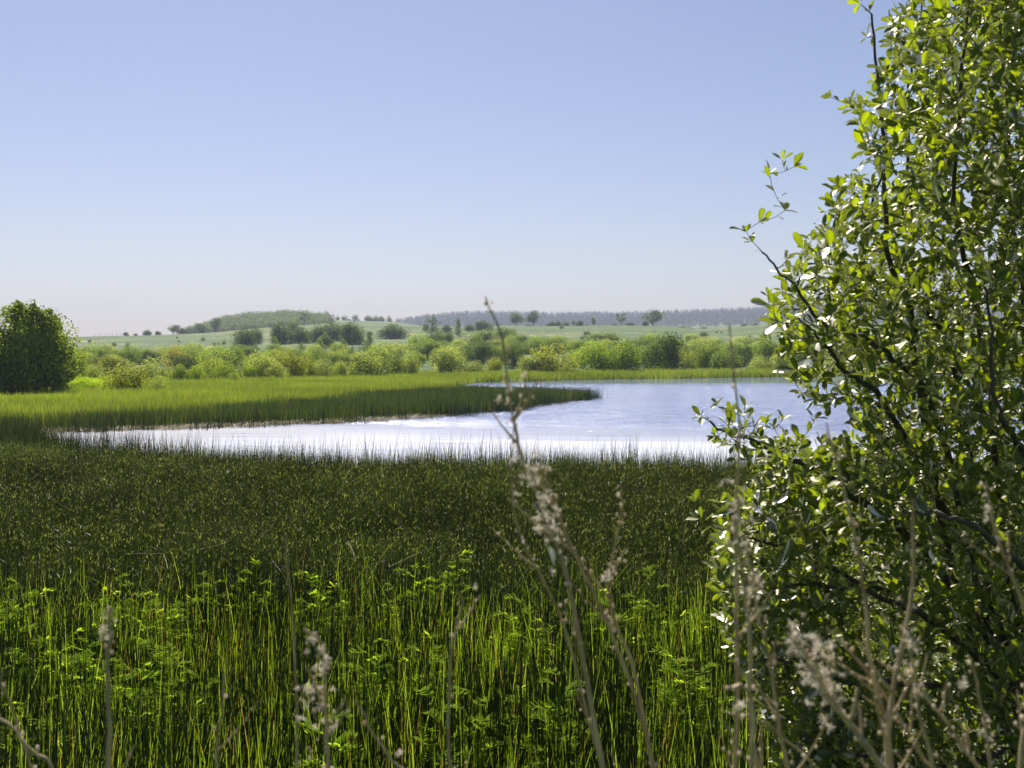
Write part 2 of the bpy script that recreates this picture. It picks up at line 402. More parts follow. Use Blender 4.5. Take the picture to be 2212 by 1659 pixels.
# water sheet at z = 0
def water_mat():
    m, nt, N, L = new_mat('lake_water')
    g = N.new('ShaderNodeNewGeometry'); sp = N.new('ShaderNodeSeparateXYZ'); L.new(g.outputs['Position'], sp.inputs[0])
    big = noise(N, L, 0.1, 3, 0.6, xyz=(0.5, 1.4, 1))
    # sheltered calm water near the reeds and under the far shore, wind ripples between
    add = N.new('ShaderNodeMath'); add.operation = 'MULTIPLY_ADD'; L.new(big, add.inputs[0]); add.inputs[1].default_value = 9; L.new(sp.outputs['Y'], add.inputs[2])
    xm = N.new('ShaderNodeMath'); xm.operation = 'MULTIPLY_ADD'; L.new(sp.outputs['X'], xm.inputs[0]); xm.inputs[1].default_value = 0.45; L.new(add.outputs[0], xm.inputs[2])
    a = N.new('ShaderNodeMapRange'); L.new(xm.outputs[0], a.inputs[0]); a.inputs[1].default_value = 37; a.inputs[2].default_value = 46
    b = N.new('ShaderNodeMapRange'); L.new(add.outputs[0], b.inputs[0]); b.inputs[1].default_value = 96; b.inputs[2].default_value = 86
    mu = N.new('ShaderNodeMath'); mu.operation = 'MULTIPLY'; L.new(a.outputs[0], mu.inputs[0]); L.new(b.outputs[0], mu.inputs[1])
    w1 = noise(N, L, 2.2, 4, 0.6, xyz=(0.45, 1.5, 1)); w2 = noise(N, L, 9, 3, 0.6, xyz=(0.5, 1.3, 1))
    w0 = noise(N, L, 0.55, 3, 0.55, xyz=(0.3, 1.3, 1))
    wa = N.new('ShaderNodeMath'); wa.operation = 'MULTIPLY_ADD'; L.new(w0, wa.inputs[0]); wa.inputs[1].default_value = 3.0; L.new(w1, wa.inputs[2]); w1 = wa.outputs[0]
    hs = N.new('ShaderNodeMath'); hs.operation = 'MULTIPLY_ADD'; L.new(w2, hs.inputs[0]); hs.inputs[1].default_value = 0.25; L.new(w1, hs.inputs[2])
    st = N.new('ShaderNodeMapRange'); L.new(mu.outputs[0], st.inputs[0]); st.inputs[3].default_value = 0.02; st.inputs[4].default_value = 1.0
    bu = N.new('ShaderNodeBump'); bu.inputs['Distance'].default_value = 0.3; L.new(st.outputs[0], bu.inputs['Strength']); L.new(hs.outputs[0], bu.inputs['Height'])
    p = N.new('ShaderNodeBsdfPrincipled'); p.inputs['Base Color'].default_value = (0.16, 0.20, 0.36, 1)
    p.inputs['IOR'].default_value = 1.333
    ro = N.new('ShaderNodeMapRange'); L.new(mu.outputs[0], ro.inputs[0]); ro.inputs[3].default_value = 0.05; ro.inputs[4].default_value = 0.16
    L.new(ro.outputs[0], p.inputs['Roughness']); L.new(bu.outputs[0], p.inputs['Normal'])
    # bright glare of the calm part, painted in as streaky whitish diffuse colour
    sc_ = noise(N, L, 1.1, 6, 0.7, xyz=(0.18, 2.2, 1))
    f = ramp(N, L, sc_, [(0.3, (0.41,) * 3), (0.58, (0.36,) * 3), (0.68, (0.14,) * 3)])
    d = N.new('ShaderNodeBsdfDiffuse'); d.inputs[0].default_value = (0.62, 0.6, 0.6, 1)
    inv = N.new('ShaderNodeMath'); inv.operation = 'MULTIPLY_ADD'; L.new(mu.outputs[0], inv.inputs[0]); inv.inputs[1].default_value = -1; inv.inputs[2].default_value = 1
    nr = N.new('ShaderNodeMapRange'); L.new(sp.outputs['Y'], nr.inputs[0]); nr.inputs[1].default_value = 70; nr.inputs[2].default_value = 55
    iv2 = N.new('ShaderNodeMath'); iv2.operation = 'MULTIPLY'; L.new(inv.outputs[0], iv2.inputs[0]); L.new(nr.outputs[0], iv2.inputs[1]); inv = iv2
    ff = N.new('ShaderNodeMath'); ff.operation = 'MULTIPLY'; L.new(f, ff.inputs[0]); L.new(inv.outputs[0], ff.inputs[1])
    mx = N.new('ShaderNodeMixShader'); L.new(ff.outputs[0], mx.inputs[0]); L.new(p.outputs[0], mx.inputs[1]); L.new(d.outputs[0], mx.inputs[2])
    o = N.new('ShaderNodeOutputMaterial'); L.new(mx.outputs[0], o.inputs[0])
    return m
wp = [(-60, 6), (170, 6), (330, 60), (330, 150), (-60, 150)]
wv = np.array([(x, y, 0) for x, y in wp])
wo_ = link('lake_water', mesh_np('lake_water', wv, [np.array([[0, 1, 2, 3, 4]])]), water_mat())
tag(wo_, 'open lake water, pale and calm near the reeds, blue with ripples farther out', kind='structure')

# ------------------------------------------------------------------ scattering (geometry nodes, one object each)
def scatter(name, pts, sources, label, cat, scale=(0.85, 1.15), kind='stuff', rotz=None, scl=None):
    n = len(pts)
    me = mesh_np(name, pts, []) if False else bpy.data.meshes.new(name)
    me.vertices.add(n); me.vertices.foreach_set('co', np.asarray(pts, np.float32).ravel())
    a = me.attributes.new('rz', 'FLOAT', 'POINT'); a.data.foreach_set('value', (rng.random(n) * 2 * pi if rotz is None else rotz).astype(np.float32))
    a = me.attributes.new('sc', 'FLOAT', 'POINT'); a.data.foreach_set('value', (rng.uniform(*scale, n) if scl is None else scl).astype(np.float32))
    a = me.attributes.new('ix', 'INT', 'POINT'); a.data.foreach_set('value', rng.integers(0, len(sources), n).astype(np.int32))
    me.update()
    o = link(name, me)
    ng = bpy.data.node_groups.new(name + '_nodes', 'GeometryNodeTree')
    ng.interface.new_socket('Geometry', in_out='INPUT', socket_type='NodeSocketGeometry')
    ng.interface.new_socket('Geometry', in_out='OUTPUT', socket_type='NodeSocketGeometry')
    N, L = ng.nodes, ng.links
    gi = N.new('NodeGroupInput'); gout = N.new('NodeGroupOutput')
    iop = N.new('GeometryNodeInstanceOnPoints'); L.new(gi.outputs[0], iop.inputs['Points'])
    jn = N.new('GeometryNodeJoinGeometry')
    for s in sources:
        oi = N.new('GeometryNodeObjectInfo'); oi.inputs['Object'].default_value = s; oi.inputs['As Instance'].default_value = True
        L.new(oi.outputs['Geometry'], jn.inputs[0])
    L.new(jn.outputs[0], iop.inputs['Instance']); iop.inputs['Pick Instance'].default_value = True
    def na_(nm, ty):
        x = N.new('GeometryNodeInputNamedAttribute'); x.data_type = ty; x.inputs['Name'].default_value = nm; return x.outputs['Attribute']
    L.new(na_('ix', 'INT'), iop.inputs['Instance Index'])
    cx = N.new('ShaderNodeCombineXYZ'); L.new(na_('rz', 'FLOAT'), cx.inputs['Z']); L.new(cx.outputs[0], iop.inputs['Rotation'])
    L.new(na_('sc', 'FLOAT'), iop.inputs['Scale'])
    L.new(iop.outputs[0], gout.inputs[0])
    md = o.modifiers.new('scatter', 'NODES'); md.node_group = ng
    tag(o, label, cat, kind=kind)
    return o

def source(name, me, mat):
    o = bpy.data.objects.new(name, me); me.materials.append(mat); return o      # never linked to the scene

def disc(n, R):
    a = rng.random(n) * 2 * pi; r = R * np.sqrt(rng.random(n)); return np.stack([r * np.cos(a), r * np.sin(a), 0 * a], -1)

def patch_tubes(n, R, h, r, lean=0.06, seg=3, sides=3, hv=0.2, fallen=0.03, taper=1.5):
    b = disc(n, R); hh = h * (1 + hv * rng.normal(size=n)).clip(0.5, 1.5)
    ln = rng.normal(size=(n, 2)) * lean
    f = rng.random(n) < fallen
    ln[f] *= 6; hh[f] *= 0.75
    return tubes(b, hh, ln, r * rng.uniform(0.7, 1.3, n), seg, sides, taper=taper)
def patch_blades(n, R, h, w, lean=0.15, seg=3, hv=0.25, arch=0.0, taper=1.6):
    b = disc(n, R); hh = h * (1 + hv * rng.normal(size=n)).clip(0.4, 1.5)
    ln = rng.normal(size=(n, 2)) * lean
    ar = np.abs(rng.normal(size=n)) * arch
    return ribbons(b, hh, ln, w * rng.uniform(0.6, 1.4, n), rng.random(n) * pi, seg, arch=np.minimum(ar, 0.8), taper=taper)
def acc_mesh(name, *parts, smooth=False):
    A = Acc()
    for p in parts: A.add(*p)
    return A.mesh(name, smooth)

def grid_pts(x0, x1, y0, y1, step, margin=1.0, keep=None, cone=0.56):
    xs = np.arange(x0, x1, step); ys = np.arange(y0, y1, step)
    X, Y = np.meshgrid(xs, ys); X = X.ravel() + rng.uniform(-.5, .5, X.size) * step; Y = Y.ravel() + rng.uniform(-.5, .5, Y.size) * step
    m = np.abs(X) < cone * Y + margin
    X, Y = X[m], Y[m]
    if keep is not None:
        m = keep(X, Y); X, Y = X[m], Y[m]
    return X, Y
SD = lambda X, Y: sdist(np.stack([X, Y], -1), LAKE)

# near belt: dark horsetail stems among lime sedge
hs_near = [source('horsetail_clump', acc_mesh('horsetail_clump', patch_tubes(125, 0.42, 0.90, 0.0046, 0.03, 4, 4, 0.13, 0.02)), M['horsetail_near']) for _ in range(6)]
sg_near = [source('sedge_clump', acc_mesh('sedge_clump', patch_blades(215, 0.42, 0.72, 0.0062, 0.075, 4, 0.22, 0.12)), M['sedge']) for _ in range(6)]
def edge_near(X): return 8.1 + 0.5 * vnoise(X, X * 0, 1.1, 21) + 0.25 * vnoise(X, X * 0, 3.7, 22)
X, Y = grid_pts(-6, 7, 2.6, 9.2, 0.42, 1.5, lambda X, Y: Y < edge_near(X) + rng.normal(size=len(X)) * 0.25)
scatter('horsetail_bed', np.stack([X, Y, ground(X, Y) - 0.03], -1), hs_near, 'tall dark green horsetail stems standing close together in the front of the marsh', 'horsetail')
X, Y = grid_pts(-6, 7, 2.6, 9.0, 0.36, 1.5, lambda X, Y: (Y < edge_near(X) - 0.1 + rng.normal(size=len(X)) * 0.3) & (rng.random(len(X)) < 0.95 + 0.15 * vnoise(X, Y, 1.4, 31)))
scatter('sedge_grass', np.stack([X, Y, ground(X, Y) - 0.03], -1), sg_near, 'bright lime sedge grass growing between the horsetail stems in front', 'sedge')

# middle belt: a dark carpet of horsetail seen over its tips
def cone_tips(n, R, z, w, h):
    b = disc(n, R); b[:, 2] = z * (1 + .12 * rng.normal(size=n)); tn = np.where(rng.random(n) < .4, 1.0, .9)
    V, F_, A_ = ribbons(b, h * rng.uniform(.5, 1.4, n), rng.normal(size=(n, 2)) * .03, w * rng.uniform(.6, 1.3, n), rng.random(n) * pi, 2, tone=tn)
    A_['hgt'] = np.full(len(V), .6); return V, F_, A_
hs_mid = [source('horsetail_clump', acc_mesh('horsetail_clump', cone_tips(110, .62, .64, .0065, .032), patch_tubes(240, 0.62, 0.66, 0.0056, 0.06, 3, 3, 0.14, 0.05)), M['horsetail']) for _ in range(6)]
X, Y = grid_pts(-14, 16, 7.6, 22.5, 0.58, 1.2, lambda X, Y: (Y > edge_near(X) - 0.4) & (SD(X, Y) > 0.5))
scatter('middle_horsetail_bed', np.stack([X, Y, 0 * X - 0.02], -1), hs_mid, 'wide dark green carpet of horsetail between the lime sedge and the pale water', 'horsetail', (0.9, 1.12))
# its ragged edge standing in the water, stem by stem
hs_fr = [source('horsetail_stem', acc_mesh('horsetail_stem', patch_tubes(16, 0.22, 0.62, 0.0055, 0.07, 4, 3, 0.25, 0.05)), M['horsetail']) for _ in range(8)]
X, Y = grid_pts(-14, 16, 16, 38, 0.22, 1.0, lambda X, Y: (lambda s: (s < 0.9) & (s > -2.6) & (Y < 31) & (rng.random(len(s)) < np.exp(-np.abs(np.minimum(s, 0)) * 1.5) * 0.9))(SD(X, Y)))
scatter('horsetail_fringe', np.stack([X, Y, 0 * X - 0.05], -1), hs_fr, 'sparse horsetail stems rising from the pale water along the near reed edge', 'horsetail', (0.75, 1.35))

# the dark promontory across the water
hs_far = [source('horsetail_clump', acc_mesh('horsetail_clump', patch_blades(420, 1.15, 0.5, 0.017, 0.05, 2, 0.16, 0, 1.3), patch_tubes(60, 1.15, 0.56, 0.006, 0.06, 2, 3)), M['horsetail_far']) for _ in range(5)]
LIM = np.array([(0, 36.6), (200, 38.5), (400, 41), (520, 46.5), (620, 50), (700, 51.5), (720, 58), (960, 66), (1000, 69.5), (1300, 70)])
def light_line(X, Y): return np.interp(HX + X / Y * F, LIM[:, 0], LIM[:, 1]) + 0.5 * vnoise(X, Y, 0.8, 41)
X, Y = grid_pts(-50, 10, 22, 72, 0.95, 2, lambda X, Y: (SD(X, Y) > 0.35) & (Y < light_line(X, Y)) & (Y > 21))
scatter('far_horsetail_bed', np.stack([X, Y, 0 * X - 0.03], -1), hs_far, 'dark green tongue of horsetail reaching out into the lake', 'horsetail')
hs_ff = [source('horsetail_stem', acc_mesh('horsetail_stem', patch_tubes(24, 0.5, 0.5, 0.009, 0.06, 3, 3, 0.3, 0.05)), M['horsetail_far']) for _ in range(6)]
X, Y = grid_pts(-50, 14, 30, 72, 0.45, 1.0, lambda X, Y: (lambda s: (s < 0.8) & (s > -1.3) & (rng.random(len(s)) < np.exp(-np.abs(np.minimum(s, 0)) * 1.4)))(SD(X, Y)))
scatter('far_horsetail_fringe', np.stack([X, Y, 0 * X - 0.05], -1), hs_ff, 'thin horsetail stems standing in the water around the dark tongue', 'horsetail', (0.7, 1.3))

# pale sedge meadow and the far shore
md = [source('meadow_clump', acc_mesh('meadow_clump', patch_blades(620, 1.7, 0.46, 0.028, 0.13, 2, 0.3)), M['meadow']) for _ in range(5)]
X, Y = grid_pts(-70, 10, 34, 112, 1.35, 3, lambda X, Y: ((Y < 92) | (X > -22)) & (SD(X, Y) > 0.3) & (Y > light_line(X, Y)) & (X < 4 + 0 * Y))
scatter('sedge_meadow', np.stack([X, Y, ground(X, Y) - 0.02], -1), md, 'sunlit yellow green sedge meadow between the dark horsetail and the willows', 'sedge')
sh = [source('shore_clump', acc_mesh('shore_clump', patch_blades(520, 1.6, 0.6, 0.04, 0.12, 3, 0.22)), M['meadow']) for _ in range(5)]
X, Y = grid_pts(-10, 95, 84, 142, 1.6, 4, lambda X, Y: (SD(X, Y) > 0.2) & (SD(X, Y) < 9) & (X > -6) & (Y > 84))
scatter('shore_sedge', np.stack([X, Y, ground(X, Y) - 0.03], -1), sh, 'band of tall green sedge along the far lake shore below the willows', 'sedge')

# bleached dead stems along the water's edge
ds = [source('dead_stem', acc_mesh('dead_stem', ribbons(disc(60, 0.5) * (1, .5, 1) + (0, 0, .03), 0.05 + 0.1 * rng.random(60), rng.normal(size=(60, 2)) * (.35, .12), np.full(60, .016), rng.random(60) * pi, 2)), M['straw']) for _ in range(4)]
X, Y = grid_pts(-24, 2, 22, 44, 0.4, 1, lambda X, Y: (lambda s: (s < 0.55) & (s > -0.9) & (rng.random(len(s)) < 0.75) & ((Y > 31) | (X < -9.2)))(SD(X, Y)))
scatter('bleached_dead_stems', np.stack([X, Y, 0 * X], -1), ds, 'bleached dead stems lying along the edge of the water', 'dead stems')

# lime nettle patch beside the big willow
def herb_mesh(n, R, h, leaf, name='herb_clump', lean=0.1):
    A = Acc()
    b = disc(n, R); hh = h * rng.uniform(0.5, 1.15, n)
    A.add(*tubes(b, hh, rng.normal(size=(n, 2)) * lean, np.full(n, leaf * 0.05), 2, 3))
    m = 14
    bb = np.repeat(b, m, 0); t = rng.uniform(0.35, 1.0, n * m); bb[:, 2] = np.repeat(hh, m) * t
    az = rng.random(n * m) * 2 * pi; L_ = leaf * rng.uniform(0.6, 1.3, n * m)
    d = np.stack([np.cos(az), np.sin(az), rng.uniform(-0.2, 0.5, n * m)], -1); s = np.stack([-np.sin(az), np.cos(az), 0 * az], -1)
    w = (L_ * 0.2)[:, None]
    p0 = bb; p1 = bb + d * (L_ * 0.5)[:, None] + s * w; p2 = bb + d * L_[:, None] - (0, 0, 1) * (L_ * .15)[:, None]; p3 = bb + d * (L_ * 0.5)[:, None] - s * w
    V = np.stack([p0, p1, p2, p3], 1).reshape(-1, 3)
    A.add(V, [np.arange(len(V)).reshape(-1, 4)], {'tone': np.repeat(rng.random(n * m), 4), 'hgt': np.repeat(t, 4)})
    return A.mesh(name)
ne = [source('nettle_clump', herb_mesh(60, 0.8, 0.75, 0.16), M['herb']) for _ in range(4)]
P = []
for _ in range(420):
    vx = rng.uniform(-60, 335)
    if vx > 150: D = rng.uniform(62, 74) ; hs_ = np.interp(vx, [150, 335], [1.15, 0.55])
    else: D = rng.uniform(50.5, 53); hs_ = 0.62
    P.append(((vx - HX) / F * D, D, 0.05, hs_))
P = np.array(P)
scatter('nettle_patch', P[:, :3], ne, 'bright lime patch of leafy herbs beside the big willow on the left', 'herbs', scl=P[:, 3] * rng.uniform(.85, 1.1, len(P)))

# leafy marsh herbs in the near belt
def marsh_herb_mesh(h, seed):
    r = np.random.default_rng(seed); A = Acc(); B = Acc()
    ns = r.integers(3, 6)
    for s in range(ns):
        a = r.random() * 2 * pi; b = np.array([cos(a), sin(a), 0]) * 0.06 * r.random(); hh = h * r.uniform(0.75, 1.05)
        tip = b + np.array([r.normal() * .07, r.normal() * .07, hh])
        P_ = smooth_path([b, (b + tip) / 2 + r.normal(size=3) * .015, tip], 7)
        V, Fq = path_tube(P_, np.linspace(.003, .0012, 7), 4); B.add(V, Fq, {'tone': .4, 'hgt': .5})
        for k_ in range(9):
            t = 0.35 + 0.65 * (k_ + 1) / 9; c = P_[min(6, int(t * 6))] * (1 - (t * 6 % 1)) + P_[min(6, int(t * 6) + 1)] * (t * 6 % 1)
            az = k_ * 2.4 + r.random(); ln = 0.13 * (1.15 - 0.5 * abs(t - .7)) * r.uniform(.7, 1.1); el = r.uniform(.1, .7)
            d = np.array([cos(az) * cos(el), sin(az) * cos(el), sin(el)])
            Q = smooth_path([c, c + d * ln * .6, c + d * ln - (0, 0, ln * .25)], 6)
            V, Fq = path_tube(Q, np.full(6, .0008), 3); B.add(V, Fq, {'tone': .6, 'hgt': .6})
            for j in range(1, 6):                                   # pinnate leaflets
                for sgn in (-1, 1):
                    q = Q[j]; sd_ = np.cross(d, (0, 0, 1)) * sgn; ld = d * .75 + sd_ * .8 + np.array([0, 0, r.normal() * .2]); ld /= np.linalg.norm(ld)
                    l2 = ln * .5 * (1.1 - .1 * j); wv_ = np.cross(ld, (0, 0, 1)); wv_ /= np.linalg.norm(wv_); w_ = l2 * .2
                    V = [q, q + ld * l2 * .5 + wv_ * w_, q + ld * l2, q + ld * l2 * .5 - wv_ * w_]
                    A.add(V, [np.array([[0, 1, 2, 3]])], {'tone': r.random(), 'hgt': t})
    return A.mesh('leaves'), B.mesh('stem')
hv = [marsh_herb_mesh(1.04, 100 + k_) for k_ in range(5)]
HERBS = [  # vx, vy of the top, label
    (530, 1242, 5, 'tall pale marsh herb with feathery leaves standing above the sedge edge, left of the middle'),
    (930, 1235, 4, 'marsh herb with drooping leaves at the sedge edge, left of the tallest dried stalk'),
    (262, 1285, 3, 'feathery marsh herb just right of the stalk with a pale papery top'),
    (20, 1285, 3, 'feathery marsh herb at the edge of the sedge, cut off by the picture side'),
    (395, 1290, 3, 'marsh herb with yellowish leaf tips between the two tall herbs of the sedge edge'),
    (100, 1375, 2, 'light green marsh herb left of the stalk with the papery top'),
    (690, 1262, 3, 'feathery marsh herb growing above the tan seed tufts'),
    (320, 1430, 4, 'broad light green marsh herb deep in the horsetail stems, lower left'),
    (175, 1405, 2, 'light green marsh herb left below the papery stalk top'),
    (800, 1400, 4, 'light green marsh herb between the tan seed tufts and the thin hooked stalk'),
    (1180, 1330, 3, 'marsh herb behind the main fluffy dried stalk'),
    (1170, 1500, 2, 'low marsh herb beside the foot of the main dried stalk'),
    (1030, 1530, 2, 'low marsh herb near the foot of the thin hooked stalk'),
    (1290, 1310, 2, 'marsh herb between the two leaning fluffy stalks'),
    (1480, 1440, 4, 'light green marsh herb in the horsetail just left of the willow bush'),
    (1450, 1290, 2, 'small marsh herb at the sedge edge left of the willow bush'),
    (760, 1560, 2, 'low marsh herb near the bottom, right of the tan seed tufts'),
    (60, 1520, 2, 'low marsh herb near the lower left corner')]
for j, (vx, vy, n_, lab) in enumerate(HERBS):
    h_ = 1.0; D = (CAM_Z - h_) * F / (vy - HY)
    root = link('marsh_herb', None, loc=((vx - HX) / F * D, D, 0.0)); tag(root, lab, 'marsh herb', 'leafy marsh herbs in the front of the marsh')
    for q in range(n_ + 2):
        lv, st_ = hv[(j * 3 + q) % 5]
        off = (rng.normal() * 0.15, rng.normal() * 0.15, 0) if q else (0, 0, 0)
        a_ = link('leaves', lv, M['herb'], root, off); b_ = link('stem', st_, M['herb'], root, off)
        s_ = 1.0 if q == 0 else rng.uniform(.75, 1); zr = rng.random() * 6.28
        for o in (a_, b_): o.scale = (s_,) * 3; o.rotation_euler = (0, 0, zr)

# arching sedge tussocks at the edge of the near belt
ts = [source('tussock', acc_mesh('tussock', patch_blades(26, 0.14, 1.0, 0.0045, 0.30, 8, 0.18, 0.4)), M['sedge']) for _ in range(5)]
X = rng.uniform(-4.2, 2.6, 55); Y = edge_near(X) + rng.normal(size=55) * 0.35
scatter('arching_sedge', np.stack([X, Y, 0 * X], -1), ts, 'arching sedge blades along the edge where the lime grass meets the dark horsetail', 'sedge', (0.8, 1.1))

# ------------------------------------------------------------------ distant shrubs and trees
def leaf_cards(C, Nrm, size, r):
    n = len(C)
    u = np.cross(Nrm, r.normal(size=(n, 3))); u /= np.linalg.norm(u, axis=1)[:, None] + 1e-9; v = np.cross(Nrm, u)
    s = (size * r.uniform(.55, 1.35, n))[:, None]
    V = np.stack([C - u * s, C - v * s * .62 + Nrm * s * .15, C + u * s, C + v * s * .62 + Nrm * s * .15], 1).reshape(-1, 3)
    return V, np.arange(4 * n).reshape(-1, 4)
def crown_mesh(kind, seed, n=4200, size=0.02):
    r = np.random.default_rng(seed)
    L_ = []
    if kind == 'dome':
        L_.append((0, 0, .42, .40, .40, .46))
        for _ in range(15):
            a = r.random() * 2 * pi; q = r.uniform(.12, .36); z = r.uniform(.15, .80 - q * .9); s = r.uniform(.12, .22)
            L_.append((cos(a) * q, sin(a) * q, z, s, s, s * 1.2))
    elif kind == 'round':
        L_.append((0, 0, .6, .34, .34, .34))
        for _ in range(13):
            a = r.random() * 2 * pi; q = r.uniform(.12, .38); z = r.uniform(.32, .86); s = r.uniform(.1, .2)
            q *= sin(min(1, (z - .1) * 1.2) * pi) ** .5 if z < .9 else .6
            L_.append((cos(a) * q, sin(a) * q, z, s, s, s))
    elif kind == 'airy':
        for _ in range(17):
            a = r.random() * 2 * pi; z = r.uniform(.35, .95); q = .42 * math.sqrt(max(0, 1 - ((z - .6) / .42) ** 2)) * r.uniform(.3, 1); s = r.uniform(.06, .13)
            L_.append((cos(a) * q, sin(a) * q, z, s * 1.3, s * 1.3, s))
    elif kind == 'upright':
        for k_ in range(16):
            z = .08 + .88 * k_ / 15; w = .38 * (1 - z) ** .7 + .06; a = r.random() * 2 * pi
            L_.append((cos(a) * w * .4, sin(a) * w * .4, z, w * .8, w * .8, .1))
    elif kind == 'clump':
        for _ in range(20):
            x = r.uniform(-.38, .38); y = r.uniform(-.25, .25); h = (1 - (abs(x) / .55) ** 2) * r.uniform(.6, 1); s = r.uniform(.12, .2)
            L_.append((x, y, max(.25, h * .72), s, s, s * 1.25))
            L_.append((x, y, .22, s * 1.1, s, .26))
    L_ = np.array(L_); wt = L_[:, 3] * L_[:, 5]; wt /= wt.sum()
    k_ = r.choice(len(L_), n, p=wt); d = r.normal(size=(n, 3)); d /= np.linalg.norm(d, axis=1)[:, None]
    f = np.where(r.random(n) < .22, r.uniform(.3, .85, n), r.uniform(.86, 1.06, n) + .05 * r.normal(size=n))
    f = f + (r.random(n) < .04) * .18
    C = L_[k_, :3] + d * L_[k_, 3:6] * f[:, None]
    cc = C - (0, 0, .35); C = cc * wob(cc / (np.linalg.norm(cc, axis=1)[:, None] + 1e-6), .10, r)[:, None] + (0, 0, .35)
    C[:, 2] = np.maximum(C[:, 2], .01 + .03 * r.random(n))
    Nn = d * 1.0 + r.normal(size=(n, 3)) * .55 + (0, 0, .25); Nn /= np.linalg.norm(Nn, axis=1)[:, None]
    V, Fq = leaf_cards(C, Nn, size, r)
    tn = np.clip(.5 + .25 * np.sin(k_ * 2.3) + .25 * r.normal(size=n), 0, 1)
    w2 = np.percentile(np.abs(V[:, :2]).max(1), 97); V[:, :2] *= .5 / w2; V[:, 2] *= 1 / np.percentile(V[:, 2], 99)
    return mesh_np('crown', V, [Fq], {'tone': np.repeat(tn, 4), 'hgt': np.repeat(C[:, 2], 4)})
def trunk_mesh(kind, seed):
    r = np.random.default_rng(seed); A = Acc()
    if kind in ('round', 'airy'):
        P_ = smooth_path([(0, 0, -.03), (.01, 0, .2), (-.01, .01, .5), (0, 0, .8)], 9); V, Fq = path_tube(P_, np.linspace(.035, .008, 9), 6); A.add(V, Fq, {'tone': .5})
        for _ in range(9):
            z = r.uniform(.2, .6); a = r.random() * 2 * pi; e = np.array([cos(a) * .3, sin(a) * .3, z + r.uniform(.15, .35)])
            P_ = smooth_path([(0, 0, z), (e[0] * .4, e[1] * .4, z + .1), e], 6); V, Fq = path_tube(P_, np.linspace(.014, .004, 6), 4); A.add(V, Fq, {'tone': .5})
    elif kind == 'upright':
        V, Fq = path_tube(smooth_path([(0, 0, -.03), (.01, .01, .5), (0, 0, .95)], 7), np.linspace(.03, .004, 7), 5); A.add(V, Fq, {'tone': .5})
    else:
        for _ in range(9):
            a = r.random() * 2 * pi; q = r.uniform(.1, .34)
            P_ = smooth_path([(cos(a) * .05, sin(a) * .05, -.02), (cos(a) * q * .6, sin(a) * q * .6, .3), (cos(a) * q, sin(a) * q, .68)], 6)
            V, Fq = path_tube(P_, np.linspace(.018, .005, 6), 4); A.add(V, Fq, {'tone': .5})
    return A.mesh('trunk')
VAR = {}
for kd, nv, n_, s_ in (('dome', 8, 7000, .0185), ('round', 4, 3400, .023), ('airy', 3, 2200, .02), ('upright', 3, 2400, .022), ('clump', 5, 5200, .023)):
    VAR[kd] = [(crown_mesh(kd, 10 * k_ + len(kd), n_, s_), trunk_mesh(kd, k_)) for k_ in range(nv)]
T_LIME, T_YEL, T_MID, T_PALE, T_DARK, T_RUST, T_HILL = (.125, .18, .03), (.14, .17, .032), (.085, .125, .03), (.165, .21, .07), (.05, .08, .022), (.135, .135, .035), (.05, .078, .03)
cnt = [0]
def tree(vx, vy, w, h, kind, tint_, label, name='willow_shrub', cat='shrub', group='willow shrubs along the far side of the marsh', D=None, lean=0.0):
    cnt[0] += 1
    if D is None: D = ground_hit(vx, vy, lift=0.42 if vy > 780 else 0.0)
    x = (vx - HX) / F * D; z = float(ground(x, D)[0])
    sx = w / F * D; sz = max((h + (0.42 / D * F if vy > 780 else 0)) / F * D, .3)
    root = link(name, None, loc=(x, D, z)); tag(root, label, cat, group)
    cm, tm = VAR[kind][cnt[0] % len(VAR[kind])]
    c = link('crown', cm, M['crown'], root); t = link('trunk', tm, M['bark'], root)
    j = rng.uniform(.88, 1.12)
    c.color = (tint_[0] * j, tint_[1] * j, tint_[2], 1)
    zr = rng.random() * 6.28 if kind != 'clump' else rng.uniform(-.3, .3) + (pi if rng.random() < .5 else 0)
    for o in (c, t):
        o.scale = (sx, sx * (1 if kind != 'clump' else .7), sz); o.rotation_euler = (0, lean, zr)
    return root

